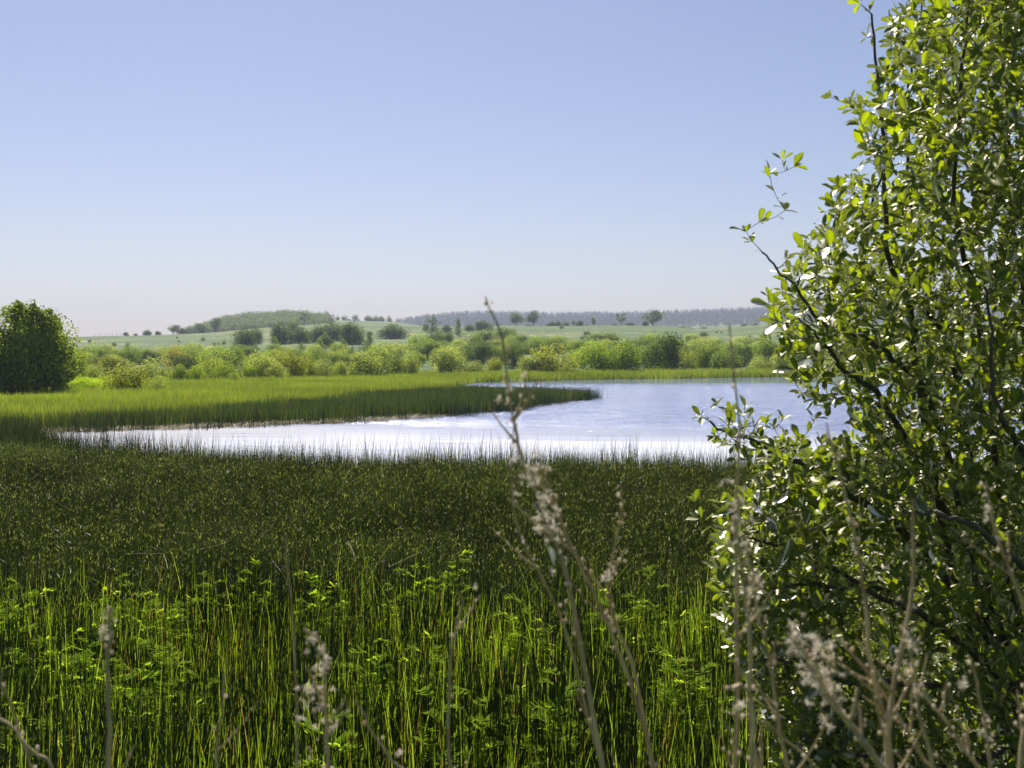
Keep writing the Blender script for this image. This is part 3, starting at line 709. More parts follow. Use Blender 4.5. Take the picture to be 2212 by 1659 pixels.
SHRUBS = [
 (170, 824, 42, 63, T_LIME, 'bright lime willow shrub half hidden behind the big dark willow'),
 (202, 823, 48, 33, T_PALE, 'small pale shrub next to the lime shrub beside the big dark willow'),
 (273, 842, 109, 56, T_YEL, 'broad round olive shrub standing forward in the meadow, widest near the lime herb patch'),
 (345, 850, 42, 30, T_PALE, 'small pale bush at the end of the lime herb patch, nearest of the meadow shrubs'),
 (205, 803, 54, 36, T_MID, 'green shrub behind the small pale shrub beside the big willow'),
 (246, 808, 70, 40, T_YEL, 'olive shrub behind the broad round olive shrub'),
 (342, 818, 70, 44, T_PALE, 'light green shrub right behind the broad olive shrub'),
 (383, 797, 70, 42, T_RUST, 'rust tinged shrub with reddish yellow top'),
 (388, 822, 44, 33, T_LIME, 'low lime shrub in front of the rust tinged one, first of a touching pair'),
 (425, 822, 42, 31, T_LIME, 'low lime shrub in front of the rust tinged one, second of a touching pair'),
 (465, 797, 106, 46, T_LIME, 'wide yellow topped shrub with dark underside right of the rust tinged shrub'),
 (457, 819, 50, 50, T_PALE, 'upright round shrub in front of the wide yellow topped shrub'),
 (485, 821, 52, 38, T_LIME, 'round lime shrub touching the upright round one at the meadow edge'),
 (506, 824, 24, 17, T_LIME, 'very small lime bush at the meadow edge below the second hedge clump'),
 (528, 817, 48, 34, T_LIME, 'low lime shrub right of the very small lime bush'),
 (563, 816, 74, 50, T_PALE, 'light green shrub with a lumpy top below the first dark hill thicket'),
 (597, 817, 50, 32, T_PALE, 'small pale round shrub in front of the yellow topped tall shrub'),
 (589, 824, 14, 12, T_LIME, 'tiny round bush alone on the meadow edge'),
 (622, 815, 72, 54, T_YEL, 'tall yellow topped shrub with dark side right of the small pale round one'),
 (656, 814, 54, 42, T_YEL, 'olive shrub between the tall yellow topped one and the pale round one'),
 (693, 814, 56, 35, T_PALE, 'pale round shrub at the meadow edge below the lone hill tree'),
 (736, 814, 40, 32, T_PALE, 'small pale dome left of the largest pale willow'),
 (729, 782, 54, 30, T_YEL, 'olive shrub rising behind the small pale dome'),
 (764, 813, 22, 13, T_LIME, 'tiny lime bush at the foot of the largest pale willow'),
 (806, 813, 92, 58, T_PALE, 'largest pale willow with arching crown in the middle of the belt'),
 (846, 809, 58, 46, T_MID, 'green shrub touching the right side of the largest pale willow'),
 (882, 809, 50, 40, T_PALE, 'pale shrub left of the round dark fronted willow'),
 (905, 768, 56, 46, T_LIME, 'lime topped willow in the second row above the round dark fronted one'),
 (958, 757, 52, 42, T_DARK, 'dark green rounded tree behind the round dark fronted willow'),
 (966, 808, 82, 56, T_PALE, 'round willow with pale top and dark front at the lake end of the meadow'),
 (1013, 762, 54, 44, T_MID, 'green shrub behind, just right of the dark rounded tree'),
 (1050, 738, 56, 26, T_MID, 'wide low shrub on the slope behind the main dried stalk'),
 (1092, 742, 62, 34, T_MID, 'bushy shrub crowning the slope right of the main dried stalk'),
 (1040, 786, 70, 46, T_DARK, 'dark green willow just left of the main dried stalk'),
 (1069, 806, 44, 32, T_YEL, 'small olive dome at the shore under the dark willow by the main dried stalk'),
 (1024, 808, 46, 27, T_PALE, 'small pale round bush at the shore left of the small olive dome'),
 (1115, 790, 52, 46, T_DARK, 'dark green willow just right of the main dried stalk'),
 (1143, 806, 54, 36, T_PALE, 'pale willow at the shore beside the broad yellow green one'),
 (1200, 806, 102, 58, T_YEL, 'broad yellow green willow on the far shore'),
 (1165, 764, 64, 34, T_MID, 'green shrub rising behind the pale shore willow'),
 (1240, 762, 50, 24, T_MID, 'low shrub between the broad yellow green willow and the hill meadow'),
 (1290, 804, 92, 66, T_LIME, 'large lime topped willow, first half of the longest dark fronted clump on the shore'),
 (1348, 804, 88, 66, T_LIME, 'large lime topped willow, second half of the longest dark fronted clump on the shore'),
 (1302, 742, 78, 24, T_MID, 'wide low shrub on the slope above the longest shore clump'),
 (1405, 744, 54, 22, T_MID, 'low shrub on the slope above the darkest shore willow'),
 (1442, 801, 92, 78, T_DARK, 'darkest and tallest round willow on the far shore'),
 (1440, 802, 36, 20, T_PALE, 'small pale bush in front of the darkest shore willow'),
 (1494, 740, 34, 20, T_PALE, 'pale bush on the slope right of the darkest shore willow'),
 (1520, 730, 20, 13, T_DARK, 'small dark bush next to the pale bush on the slope'),
 (1502, 786, 56, 50, T_PALE, 'light willow filling the gap beside the darkest shore willow'),
 (1534, 796, 72, 52, T_MID, 'green willow on the shore left of the tall thin stalk'),
 (1566, 798, 66, 40, T_MID, 'lower dark fronted willow behind the tall thin stalk'),
 (1534, 760, 64, 32, T_PALE, 'pale shrub on the slope behind the green shore willow'),
 (1604, 762, 74, 34, T_PALE, 'pale shrub on the slope right of the tall thin stalk'),
 (1640, 796, 50, 26, T_PALE, 'low pale bush at the shore left of the willow bush'),
 (1655, 792, 64, 62, T_MID, 'tall willow partly covered by the leaves of the near bush'),
 (1690, 797, 52, 38, T_PALE, 'pale shrub on the shore at the edge of the near bush'),
 (1740, 796, 80, 56, T_MID, 'green willow seen through the gaps of the near bush'),
 (1830, 794, 110, 60, T_YEL, 'olive willow behind the middle of the near bush'),
]
for s_ in SHRUBS: tree(s_[0], s_[1], s_[2], s_[3], 'dome', s_[4], s_[5])
for vx, vy, w, h, tt, lab in [
 (595, 770, 32, 40, T_MID, 'young upright tree with several tops behind the tall yellow topped shrub'),
 (506, 768, 24, 28, T_HILL, 'thin upright tree below the first dark hill thicket'),
 (553, 770, 30, 24, T_HILL, 'small upright tree behind the light green lumpy shrub'),
 (476, 742 + 28, 14, 22, T_HILL, 'thin dark sapling above the wide yellow topped shrub'),
 (689, 768, 46, 36, T_MID, 'loose upright tree behind the pale round shrub'),
 (650, 772, 30, 32, T_MID, 'upright sapling left of the loose upright tree'),
 (742, 766, 34, 32, T_MID, 'pale upright tree in front of the long hill thicket'),
 (760, 784, 26, 36, T_DARK, 'narrow dark upright tree left of the largest pale willow'),
 (799, 760, 30, 40, T_HILL, 'pointed dark tree behind the largest pale willow'),
 (408, 768, 20, 18, T_HILL, 'thin sapling behind the rust tinged shrub'),
 (226, 776, 14, 16, T_HILL, 'thin sapling at the foot of the hill near the big willow')]:
    tree(vx, vy, w, h, 'upright', tt, lab, 'young_tree', 'tree', 'young upright trees behind the willows')
# filler shrubs in the depth of the belt
TN = [(T_YEL, 'olive'), (T_MID, 'green'), (T_PALE, 'pale'), (T_MID, 'mid green'), (T_DARK, 'dark'), (T_LIME, 'lime')]
used_l = set()
for k_ in range(190):
    vx = -60 + 2420 * ((k_ * 0.61803) % 1); rowv = (k_ % 7) / 8.5 + rng.uniform(-.05, .05)
    top = np.interp(vx, [0, 170, 400, 700, 900, 1130, 1300, 1660], [776, 774, 774, 772, 756, 752, 752, 750])
    vy = top + max(rowv, 0) * (806 - top)
    w = rng.uniform(44, 78) * (0.65 + .45 * rowv); h = w * rng.uniform(.5, .72)
    tt, tn_ = TN[rng.integers(6)]
    nb = min(SHRUBS, key=lambda q: abs(q[0] - vx) + abs(q[1] - vy) * .3)[5]
    nb = ' '.join(nb.split()[:6 if nb.split()[5] not in ('the', 'of', 'in', 'with', 'a', 'and', 'at', 'its') else 5])
    for sh_ in ('', 'small ', 'broad ', 'rounded '):
        lab = sh_ + tn_.replace('mid ', 'mid-') + ' willow crowd' + 'ed in the ' + ['rearmost', 'rear', 'second', 'middle', 'middle', 'forward', 'front'][k_ % 7] + ' rows by the ' + nb
        if lab not in used_l: break
    used_l.add(lab)
    tree(vx, vy, w, h, 'dome', tt, lab, group='crowded willows filling the shrub belt')

HILL = 'trees and bushes on the hill meadows'
HT = [
 (272, 725, 12, 8, 'clump', 'tiny twin bush where the hill crest meets the sky, first in the row'),
 (292, 724, 10, 5, 'clump', 'low bush on the crest beside the tiny twin bush'),
 (318, 724, 20, 12, 'clump', 'small loose bush on the crest left of the round crest tree'),
 (341, 725, 14, 9, 'clump', 'dark low bush on the crest just left of the round crest tree'),
 (374, 724, 32, 21, 'round', 'round dense tree on the left hill crest'),
 (393, 724, 20, 13, 'clump', 'smaller bush touching the round crest tree'),
 (410, 723, 13, 6, 'clump', 'low bush between the round crest tree and the dark one'),
 (434, 720, 27, 22, 'round', 'dark round tree on the crest left of the scrub covered hill'),
 (463, 723, 28, 32, 'round', 'light crowned tree with a trunk before the scrub covered hill'),
 (437, 723, 10, 7, 'clump', 'low dark bush at the foot of the dark crest tree'),
 (657, 704, 36, 32, 'airy', 'lone spreading tree with visible trunk high on the left hill'),
 (524, 752, 54, 44, 'clump', 'dark thicket on the slope, rounded, first from the big willow'),
 (552, 744, 30, 38, 'clump', 'dark thicket joined to the right side of the first rounded one'),
 (606, 744, 50, 44, 'clump', 'dark bushes at the start of the long thicket below the lone tree'),
 (632, 728, 30, 34, 'round', 'tall rounded tree rising from the long thicket below the lone tree'),
 (648, 742, 48, 34, 'clump', 'dark bushes in the middle of the long thicket'),
 (684, 742, 46, 38, 'clump', 'dark bushes under the break in the long thicket'),
 (716, 738, 56, 42, 'clump', 'tall dark bushes in the right half of the long thicket'),
 (758, 744, 54, 46, 'clump', 'dark bushes ending the long thicket'),
 (702, 752, 40, 30, 'clump', 'paler bushes in front of the long thicket'),
 (846, 732, 64, 30, 'clump', 'long low dark hedge on the slope right of the thickets'),
 (797, 724, 16, 8, 'clump', 'small dark bush between the long thicket and the low hedge'),
 (933, 736, 44, 56, 'airy', 'tall airy tree with thin branches on the middle slope'),
 (941, 742, 40, 22, 'clump', 'dark bushes under the tall airy tree'),
 (970, 706, 22, 13, 'clump', 'pale bush behind, right of the tall airy tree'),
 (966, 718, 22, 16, 'clump', 'dark bush between the airy tree and the narrow tree'),
 (991, 728, 22, 40, 'upright', 'narrow double tree right of the tall airy one'),
 (1014, 716, 22, 15, 'clump', 'dark bush right of the narrow double tree'),
 (1043, 716, 42, 22, 'clump', 'dark rounded bushes just left of the main dried stalk'),
 (1048, 698, 18, 10, 'clump', 'pale distant bush beyond the crest by the main dried stalk'),
 (1115, 703, 32, 30, 'round', 'leafy tree on the crest right of the main dried stalk, first of a pair'),
 (1152, 704, 32, 34, 'round', 'taller tree with bare trunk on the crest, second of a pair'),
 (1141, 704, 16, 4, 'clump', 'very low bush between the pair of crest trees'),
 (1184, 705, 9, 6, 'clump', 'tiny bush right of the pair of crest trees'),
 (1192, 704, 15, 11, 'clump', 'square dark bush, left one of two touching on the crest'),
 (1206, 704, 16, 12, 'clump', 'square dark bush, right one of two touching on the crest'),
 (1222, 704, 15, 10, 'clump', 'single dark bush between the touching pair and the tiny tree'),
 (1239, 704, 8, 13, 'round', 'tiny thin trunked tree between dark bushes on the crest'),
 (1253, 704, 18, 13, 'clump', 'dense dark bush on the crest right of the tiny thin tree'),
 (1267, 705, 6, 5, 'clump', 'smallest bush on the crest between the dense bush and the lollipop tree'),
 (1283, 704, 14, 19, 'round', 'small lollipop shaped tree on the crest'),
 (1343, 704, 28, 29, 'airy', 'leaning forked tree standing alone on the right crest'),
 (1328, 704, 14, 6, 'clump', 'low pale bush at the foot of the leaning tree'),
 (1362, 704, 20, 8, 'clump', 'low pale bush right of the leaning forked tree'),
 (1410, 704, 42, 36, 'round', 'biggest dense tree on the right crest'),
 (1394, 704, 14, 12, 'clump', 'bush leaning on the biggest crest tree'),
 (1446, 706, 26, 18, 'clump', 'grey green bush right of the biggest crest tree'),
 (1481, 709, 38, 24, 'round', 'wide grey green tree in the dip of the crest'),
 (1516, 709, 32, 22, 'round', 'grey green tree next to the wide one in the dip'),
 (1547, 708, 26, 18, 'round', 'fading small tree at the end of the dip'),
 (1568, 705, 18, 12, 'clump', 'faint bush left of the tall thin stalk on the crest'),
 (1586, 702, 12, 14, 'round', 'small faint tree behind the top of the tall thin stalk'),
 (1612, 700, 24, 24, 'round', 'blue green tree on the crest right of the tall thin stalk'),
 (1632, 700, 24, 24, 'round', 'blue green tree on the crest nearest the willow bush'),
 (1265, 723, 10, 7, 'clump', 'small dark bush alone in the hill meadow below the crest bushes')]
for vx, vy, w, h, kd, lab in HT:
    onc = (vy < 728 and vx < 470) or (697 < vy < 711 and vx > 960)
    D = None
    if onc: D = 515 if vx < 1430 else 600
    if vx == 1048 or vx == 970: D = 700
    if vx == 657: D = 505
    o = tree(vx, vy, w, h, kd, T_HILL, lab, 'hill_tree' if kd != 'clump' else 'hill_bush', 'tree' if kd != 'clump' else 'bush', HILL, D, lean=-.18 if vx == 1343 else 0)
# thin fence posts on the left crest
pm = bpy.data.meshes.new('fence_post'); V, Fq = path_tube([(0, 0, -.1), (0, 0, .7), (0, 0, 1.35)], [.09, .085, .08], 6)
pm = mesh_np('fence_post', V, Fq)
for vx in (205, 216, 227, 235, 243, 252, 262):
    x = (vx - HX) / F * 512; tag(link('fence_post', pm, M['post'], None, (x, 512, float(ground(x, 512)[0]))), 'thin grey post standing on the left hill crest against the sky', 'post', 'fence posts on the left crest')

# scrub on the far hill, conifer forest on the last ridge
scrub = [source('scrub', crown_mesh('dome', 700 + k_, 700, .05), M['scrub'] if 'scrub' in M else plant_mat('scrub_green', (.09, .13, .05), (.19, .24, .09), trans=.35, spec=.05)) for k_ in range(4)]
P = []
for _ in range(800):
    vx = rng.uniform(405, 720); D = rng.uniform(690, 915)
    if vx > 640 and rng.random() < (vx - 640) / 80: continue
    P.append(((vx - HX) / F * D, D))
P = np.array(P)
scatter('hill_scrub', np.stack([P[:, 0], P[:, 1], ground(P[:, 0], P[:, 1]) - .3], -1), scrub, 'blue green scrub covering the rounded hill behind the left crest', 'scrub', (2.5, 7.5))
P = []
for _ in range(50):
    vx = rng.uniform(100, 1900); D = rng.uniform(250, 430); P.append(((vx - HX) / F * D, D))
P = np.array(P)
scatter('slope_scrub', np.stack([P[:, 0], P[:, 1], ground(P[:, 0], P[:, 1]) - .1], -1), scrub, 'low tufts of scrub dotted over the hill meadows', 'scrub', (.5, 1.7))
P = []
for _ in range(60):
    vx = rng.choice([rng.uniform(700, 870), rng.uniform(430, 700), rng.uniform(430, 700)]); P.append(((vx - HX) / F * 900, 900))
P = np.array(P)
scatter('ridge_bushes', np.stack([P[:, 0], P[:, 1], ground(P[:, 0], P[:, 1]) - .3], -1), scrub, 'tiny round bushes dotted along the ridge right of the lone tree', 'bush', (2.0, 6.5))
con = [source('conifer', crown_mesh('upright', 800 + k_, 260, .05), plant_mat('conifer_green', (.02, .035, .02), (.04, .06, .03), trans=.15)) for k_ in range(4)]
for s in con: s.data.transform(Matrix.Diagonal((.42, .42, 1, 1)))
P = []
for _ in range(7000):
    vx = rng.uniform(855, 2500); D = 1500 + 560 * rng.random() ** .55
    P.append(((vx - HX) / F * D, D))
P = np.array(P)
scatter('conifer_forest', np.stack([P[:, 0], P[:, 1], ground(P[:, 0], P[:, 1]) - 1], -1), con, 'hazy blue conifer forest along the last ridge', 'forest', (9, 18))

# ------------------------------------------------------------------ the big dark willow at the left
def big_tree(vx, vy, w, h, n, size, seed, label, tint_, name='willow_tree', D=None, leafw=.5):
    r = np.random.default_rng(seed); D = D or ground_hit(vx, vy, 50)
    x = (vx - HX) / F * D; sx = w / F * D / 2; sz = h / F * D
    root = link(name, None, loc=(x, D, .04)); tag(root, label, 'tree')
    Lb = [(0, 0, .48, .86, .5), (0, 0, .3, .78, .32)]
    for _ in range(64):
        a = r.random() * 2 * pi; z = r.uniform(.1, .94); q = .88 * math.sqrt(max(0.0, 1 - ((z - .40) / .56) ** 2)) * r.uniform(.6, 1.06); s = r.uniform(.10, .22)
        Lb.append((cos(a) * q * .84, sin(a) * q * .84, min(z, .9), s, s * .55))
    Lb = np.array(Lb); wt = Lb[:, 3] ** 1.6; wt[0] = wt.sum() * .14; wt /= wt.sum(); k_ = r.choice(len(Lb), n, p=wt)
    d = r.normal(size=(n, 3)); d /= np.linalg.norm(d, axis=1)[:, None]
    f = np.where(r.random(n) < .3, r.uniform(.4, .9, n), np.minimum(r.normal(1, .09, n), 1.1))
    C = np.stack([(Lb[k_, 0] + d[:, 0] * Lb[k_, 3] * f) * sx, (Lb[k_, 1] + d[:, 1] * Lb[k_, 3] * f) * sx, (Lb[k_, 2] + d[:, 2] * Lb[k_, 4] * f) * sz], -1)
    cc = (C - (0, 0, sz * .4)) / (sx, sx, sz * .6); C = (cc * wob(cc / (np.linalg.norm(cc, axis=1)[:, None] + 1e-6), .07, r)[:, None]) * (sx, sx, sz * .6) + (0, 0, sz * .4)
    C[:, :2] *= (.92 + .08 * np.clip(C[:, 2:3] / sz / .3, 0, 1))
    C[:, 2] = np.clip(C[:, 2], .15 + .3 * r.random(n), sz * (1.02 + .05 * r.random(n)))
    Nn = d * .6 + r.normal(size=(n, 3)) * .8 + (0, 0, .3); Nn /= np.linalg.norm(Nn, axis=1)[:, None]
    V, Fq = leaf_cards(C, Nn, size, r)
    tn = np.clip(.45 + .25 * np.sin(k_ * 1.7) + .25 * r.normal(size=n), 0, 1)
    me = mesh_np('crown', V, [Fq], {'tone': np.repeat(tn, 4), 'hgt': np.repeat(C[:, 2] / sz, 4)})
    c = link('crown', me, M['crown'], root); c.color = (*tint_, 1)
    for q in range(7):
        a = r.random() * 2 * pi; R_ = r.uniform(.25, .7) * sx
        P_ = smooth_path([(cos(a) * .2, sin(a) * .2, -.1), (cos(a) * R_ * .35, sin(a) * R_ * .35, sz * .25), (cos(a) * R_ * .8, sin(a) * R_ * .8, sz * .55), (cos(a) * R_, sin(a) * R_, sz * .85)], 12)
        V, Fq = path_tube(P_ + r.normal(size=P_.shape) * .02, np.linspace(.13, .02, 12), 7); link('trunk', mesh_np('trunk', V, Fq, {'tone': np.full(len(V), .5)}, True), M['bark'], root)
    A = Acc()
    for q in range(40):
        a = r.random() * 2 * pi; z = r.uniform(.2, .8) * sz; R_ = r.uniform(.5, .95) * sx * math.sqrt(max(.1, 1 - (z / sz - .45) ** 2 * 3))
        P_ = smooth_path([(cos(a) * R_ * .3, sin(a) * R_ * .3, z * .7), (cos(a) * R_ * .7, sin(a) * R_ * .7, z), (cos(a) * R_, sin(a) * R_, z + .5)], 7); V, Fq = path_tube(P_, np.linspace(.035, .008, 7), 4); A.add(V, Fq, {'tone': .5})
    link('branches', A.mesh('branches'), M['bark'], root)
big_tree(66, 852, 200, 214, 36000, .078, 3, 'big dark round willow at the left edge of the photo', (.11, .155, .03), D=56)
big_tree(-95, 858, 170, 170, 12000, .085, 4, 'lighter tree cut off by the left edge beside the big dark willow', (.10, .15, .03), D=53)

# ------------------------------------------------------------------ the near willow bush at the right
def bush():
    r = np.random.default_rng(11)
    root_p = np.array([2.25, 3.75, 0.25])
    root = link('willow_bush', None, loc=root_p)
    tag(root, 'big leafy willow bush filling the right side, its glossy leaves lit from behind', 'bush')
    LIMBS = [
     [(2150, 1500, 3.6), (1995, 860, 3.4), (1966, 708, 3.3), (1901, 547, 3.2), (1880, 300, 3.2), (1858, 60, 3.2)],
     [(2190, 1450, 3.8), (2087, 802, 3.7), (1988, 650, 3.6), (1965, 320, 3.5), (1990, 20, 3.5)],
     [(2230, 1450, 3.7), (2140, 800, 3.3), (2080, 500, 3.2), (2060, 200, 3.1), (2090, -60, 3.1)],
     [(2330, 1400, 3.9), (2240, 800, 4.0), (2200, 500, 3.9), (2190, 150, 3.8), (2160, -120, 3.8)],
     [(2160, 1400, 3.6), (2020, 900, 3.3), (1923, 759, 3.1), (1879, 715, 3.0), (1799, 678, 2.95), (1720, 610, 2.9), (1650, 530, 2.9)],
     [(2180, 1450, 3.6), (2000, 1050, 3.2), (1864, 868, 3.0), (1799, 810, 2.9), (1748, 748, 2.85), (1690, 690, 2.8)],
     [(2180, 1500, 3.6), (1960, 1180, 3.2), (1784, 1047, 3.0), (1689, 992, 2.95), (1600, 940, 2.9), (1545, 900, 2.9)],
     [(2200, 1550, 3.6), (2000, 1330, 3.2), (1800, 1220, 3.0), (1640, 1140, 2.9), (1530, 1110, 2.9)],
     [(2212, 1560, 3.5), (2080, 1400, 3.1), (1900, 1300, 2.9), (1700, 1280, 2.8), (1570, 1280, 2.8)],
     [(2250, 1600, 3.5), (2050, 1500, 3.1), (1800, 1460, 2.9), (1640, 1420, 2.85)],
     [(2250, 1650, 3.4), (2050, 1640, 3.0), (1850, 1600, 2.8), (1690, 1600, 2.75)],
     [(2400, 1300, 3.7), (2420, 900, 3.3), (2380, 500, 3.1), (2330, 100, 3.0), (2300, -150, 3.0)],
     [(2300, 1400, 3.5), (2230, 1100, 3.0), (2150, 900, 2.7), (2130, 650, 2.6)],
     [(2330, 1400, 3.4), (2260, 1250, 2.9), (2120, 1150, 2.6), (1980, 1120, 2.55)],
     [(2100, 1500, 4.2), (1950, 1000, 4.4), (1850, 700, 4.4), (1900, 350, 4.3), (2010, 100, 4.2)]]
    nodes, rad = [], []
    limbs_out = []
    for Lm in LIMBS:
        P_ = smooth_path([root_p + r.normal(size=3) * (.08, .08, 0)] + [W(*p) for p in Lm], 60)
        P_[3:] += np.cumsum(r.normal(size=(57, 3)) * .0035, 0)
        R_ = np.linspace(.015, .0028, 60) * r.uniform(.85, 1.15)
        limbs_out.append((P_, R_)); nodes.append(P_[12:]); rad.append(R_[12:])
    for P_, R_ in limbs_out:
        V, Fq = path_tube(P_ - root_p, R_, 7); link('branch', mesh_np('branch', V, Fq, {'tone': np.full(len(V), .5)}, True), M['bark'], root)
    nodes = np.concatenate(nodes); rad = np.concatenate(rad)
    # where shoots end: outline of the crown as the eye meets it at its middle depth
    LY = [-200, 0, 60, 140, 230, 330, 420, 500, 560, 640, 720, 780, 830, 880, 930, 960, 1010, 1060, 1100, 1150, 1230, 1330, 1400, 1480, 1560, 1700]
    LX = [2010, 1985, 1905, 1895, 1830, 1870, 1790, 1765, 1705, 1670, 1668, 1700, 1740, 1750, 1770, 1650, 1640, 1600, 1560, 1540, 1545, 1555, 1580, 1620, 1650, 1680]
    tips = []
    while len(tips) < 5200:
        vy = r.uniform(-180, 1760); lx = np.interp(vy, LY, LX)
        vx = lx + (2480 - lx) * r.random() ** .9
        D = r.uniform(2.65, 4.3)
        if vx < lx + 120 and D > 3.5: D = r.uniform(2.8, 3.5)
        gap = (1740 < vx < 1850 and 890 < vy < 960) 
        thin = vy < 600 and vx < 2130 and r.random() < .30
        if gap or thin: continue
        tips.append(W(vx, vy, D))
    extra = [(1858, 8, 3.2), (1872, 80, 3.2), (1662, 375, 2.95), (1690, 345, 2.95), (1715, 360, 2.95), (1795, 210, 3.2), (1840, 225, 3.2), (1640, 480, 2.9), (1695, 455, 2.9), (1612, 500, 2.9),
             (1625, 522, 2.9), (1655, 560, 2.9), (1745, 545, 3), (1700, 560, 2.9), (1660, 640, 2.85), (1648, 665, 2.85), (1655, 735, 2.85), (1515, 900, 2.9), (1525, 880, 2.9), (1550, 875, 2.9), (1600, 862, 2.9), (1610, 880, 2.9), (1690, 905, 2.9), (1480, 1098, 2.85),
             (1500, 1085, 2.85), (1515, 1120, 2.85), (1700, 830, 2.85), (1715, 822, 2.85), (1735, 850, 2.9), (1760, 905, 2.9), (1555, 1085, 2.85), (1862, 1010, 2.7), (1965, 5, 3.3), (2025, -10, 3.3)]
    extra += [(x, y, r.uniform(2.8, 3.0)) for x, y in zip(r.uniform(1535, 1700, 46), r.uniform(875, 1010, 46)) if y > 870 + (x - 1535) * .25 and y < 1000 + (x - 1600) * .4]
    for _ in range(700):
        vy = r.uniform(960, 1700); lx = np.interp(vy, LY, LX); tips.append(W(lx + 10 + 260 * r.random(), vy, r.uniform(2.75, 3.4)))
    tips += [W(*e) for e in extra]
    for _ in range(1500):
        vy = r.uniform(-180, 1760); lx = np.interp(vy, LY, LX) + 130
        tips.insert(0, W(lx + (2480 - lx) * r.random(), vy, r.uniform(3.7, 4.9)))
    tips = np.array(tips)
    d0 = np.array([np.min(np.sum((nodes - t) ** 2, 1)) for t in tips]); order = np.argsort(d0)
    B = Acc(); Lp, Ld, Lr, Ls = [], [], [], []
    NN = np.zeros((len(nodes) + 60000, 3)); NR = np.zeros(len(NN)); cnt_ = len(nodes); NN[:cnt_] = nodes; NR[:cnt_] = rad
    for ti in order:
        T = tips[ti]
        df = NN[:cnt_] - T; ds_ = np.sqrt((df ** 2).sum(1))
        cost = ds_ + .5 * np.maximum(df[:, 2] + .02, 0) - .15 * np.minimum(df[:, 0], .2)
        a = int(np.argmin(cost)); A_ = NN[a]; ln = ds_[a]
        if ln < .03: continue
        m = max(4, int(ln / .035) + 1)
        md_ = (A_ + T) / 2 + np.array([0, 0, -.08 * ln]) + r.normal(size=3) * .07 * ln
        P_ = smooth_path([A_, md_, T], m)
        ra = min(NR[a] * .75, .0022 + .006 * ln); R_ = np.linspace(ra, .0011, m)
        V, Fq = path_tube(P_ - root_p, R_, 4 if ra > .003 else 3); B.add(V, Fq, {'tone': .5})
        NN[cnt_:cnt_ + m - 1] = P_[1:]; NR[cnt_:cnt_ + m - 1] = R_[1:]; cnt_ += m - 1
        # leaves along the outer end of the shoot
        seg = np.linalg.norm(np.diff(P_, axis=0), axis=1); cum = np.concatenate([[0], np.cumsum(seg)])
        tot = cum[-1]; use = min(tot, .24); s0 = tot - use; k_ = 0; s = s0 + .01; phi = r.random() * 6.28
        bare = ti >= len(tips) - len(extra)
        while s < tot:
            i_ = min(np.searchsorted(cum, s) - 1, m - 2); i_ = max(i_, 0)
            p = P_[i_] + (P_[i_ + 1] - P_[i_]) * (s - cum[i_]) / (seg[i_] + 1e-9); dr = (P_[i_ + 1] - P_[i_]) / (seg[i_] + 1e-9)
            Lp.append(p); Ld.append(dr); phi += 2.4; Lr.append(phi); Ls.append(r.uniform(.45, 1.15) * (.7 if bare else 1)); s += r.uniform(.014, .03) * (1.4 if bare else 1)
        dr = (P_[-1] - P_[-2]); dr /= np.linalg.norm(dr)
        for q in range(4):
            phi += 2.4; Lp.append(P_[-1]); Ld.append(dr); Lr.append(phi); Ls.append(r.uniform(.4, .85))
    link('twigs', B.mesh('twigs'), M['bark'], root)['kind'] = 'stuff'
    Lp, Ld, Lr, Ls = map(np.array, (Lp, Ld, Lr, Ls)); n = len(Lp)
    u = np.cross(Ld, (0.13, 0.07, 1.0)); u /= np.linalg.norm(u, axis=1)[:, None]; v = np.cross(Ld, u)
    side = u * np.cos(Lr)[:, None] + v * np.sin(Lr)[:, None]
    ax = side * .85 + Ld * r.uniform(.3, .9, n)[:, None] + np.array([0, 0, .15]) + r.normal(size=(n, 3)) * .18
    ax /= np.linalg.norm(ax, axis=1)[:, None]
    up = Ld * .6 + np.array([0, 0, 1.0]) + r.normal(size=(n, 3)) * .42
    bn = np.cross(ax, up); bn /= np.linalg.norm(bn, axis=1)[:, None]; nm = np.cross(bn, ax)
    size = .054 * Ls
    # obovate leaf, folded along its midrib and arched back
    t = np.array([0, .12, .42, .72, .92, 1.0]); hw = np.array([0, .05, .17, .215, .12, 0]); 
    def template(r_):
        arch = r_.uniform(-.1, .35); fold = r_.uniform(.15, .6); V = []; mid_ = []; wav = r_.uniform(-.05, .05)
        for a_, b_ in zip(t, hw):
            z0 = -arch * a_ ** 2
            V.append((a_, 0, z0)); mid_.append(.6)
        for a_, b_ in zip(t[1:5], hw[1:5]): V.append((a_, b_, -arch * a_ ** 2 + fold * b_ + wav * sin(a_ * 9))); mid_.append(0)
        for a_, b_ in zip(t[1:5], hw[1:5]): V.append((a_, -b_, -arch * a_ ** 2 + fold * b_ - wav * sin(a_ * 9))); mid_.append(0)
        return np.array(V), np.array(mid_)
    TRI = [(0, 1, 6), (4, 5, 9), (1, 0, 10), (5, 4, 13)]
    QD = [(1, 2, 7, 6), (2, 3, 8, 7), (3, 4, 9, 8), (2, 1, 10, 11), (3, 2, 11, 12), (4, 3, 12, 13)]
    TRI = [f[::-1] for f in TRI]; QD = [f[::-1] for f in QD]
    temps = [template(r) for _ in range(12)]
    px = HX + Lp[:, 0] / Lp[:, 1] * F; py = HY + (CAM_Z - Lp[:, 2]) / Lp[:, 1] * F
    inv = (px > 1450) & (px < 2200) & (py > 5) & (py < 1650)
    # the 300 that show largest: near, in view, flat side to the eye
    vd = Lp - np.array([0, 0, CAM_Z]); vd /= np.linalg.norm(vd, axis=1)[:, None]
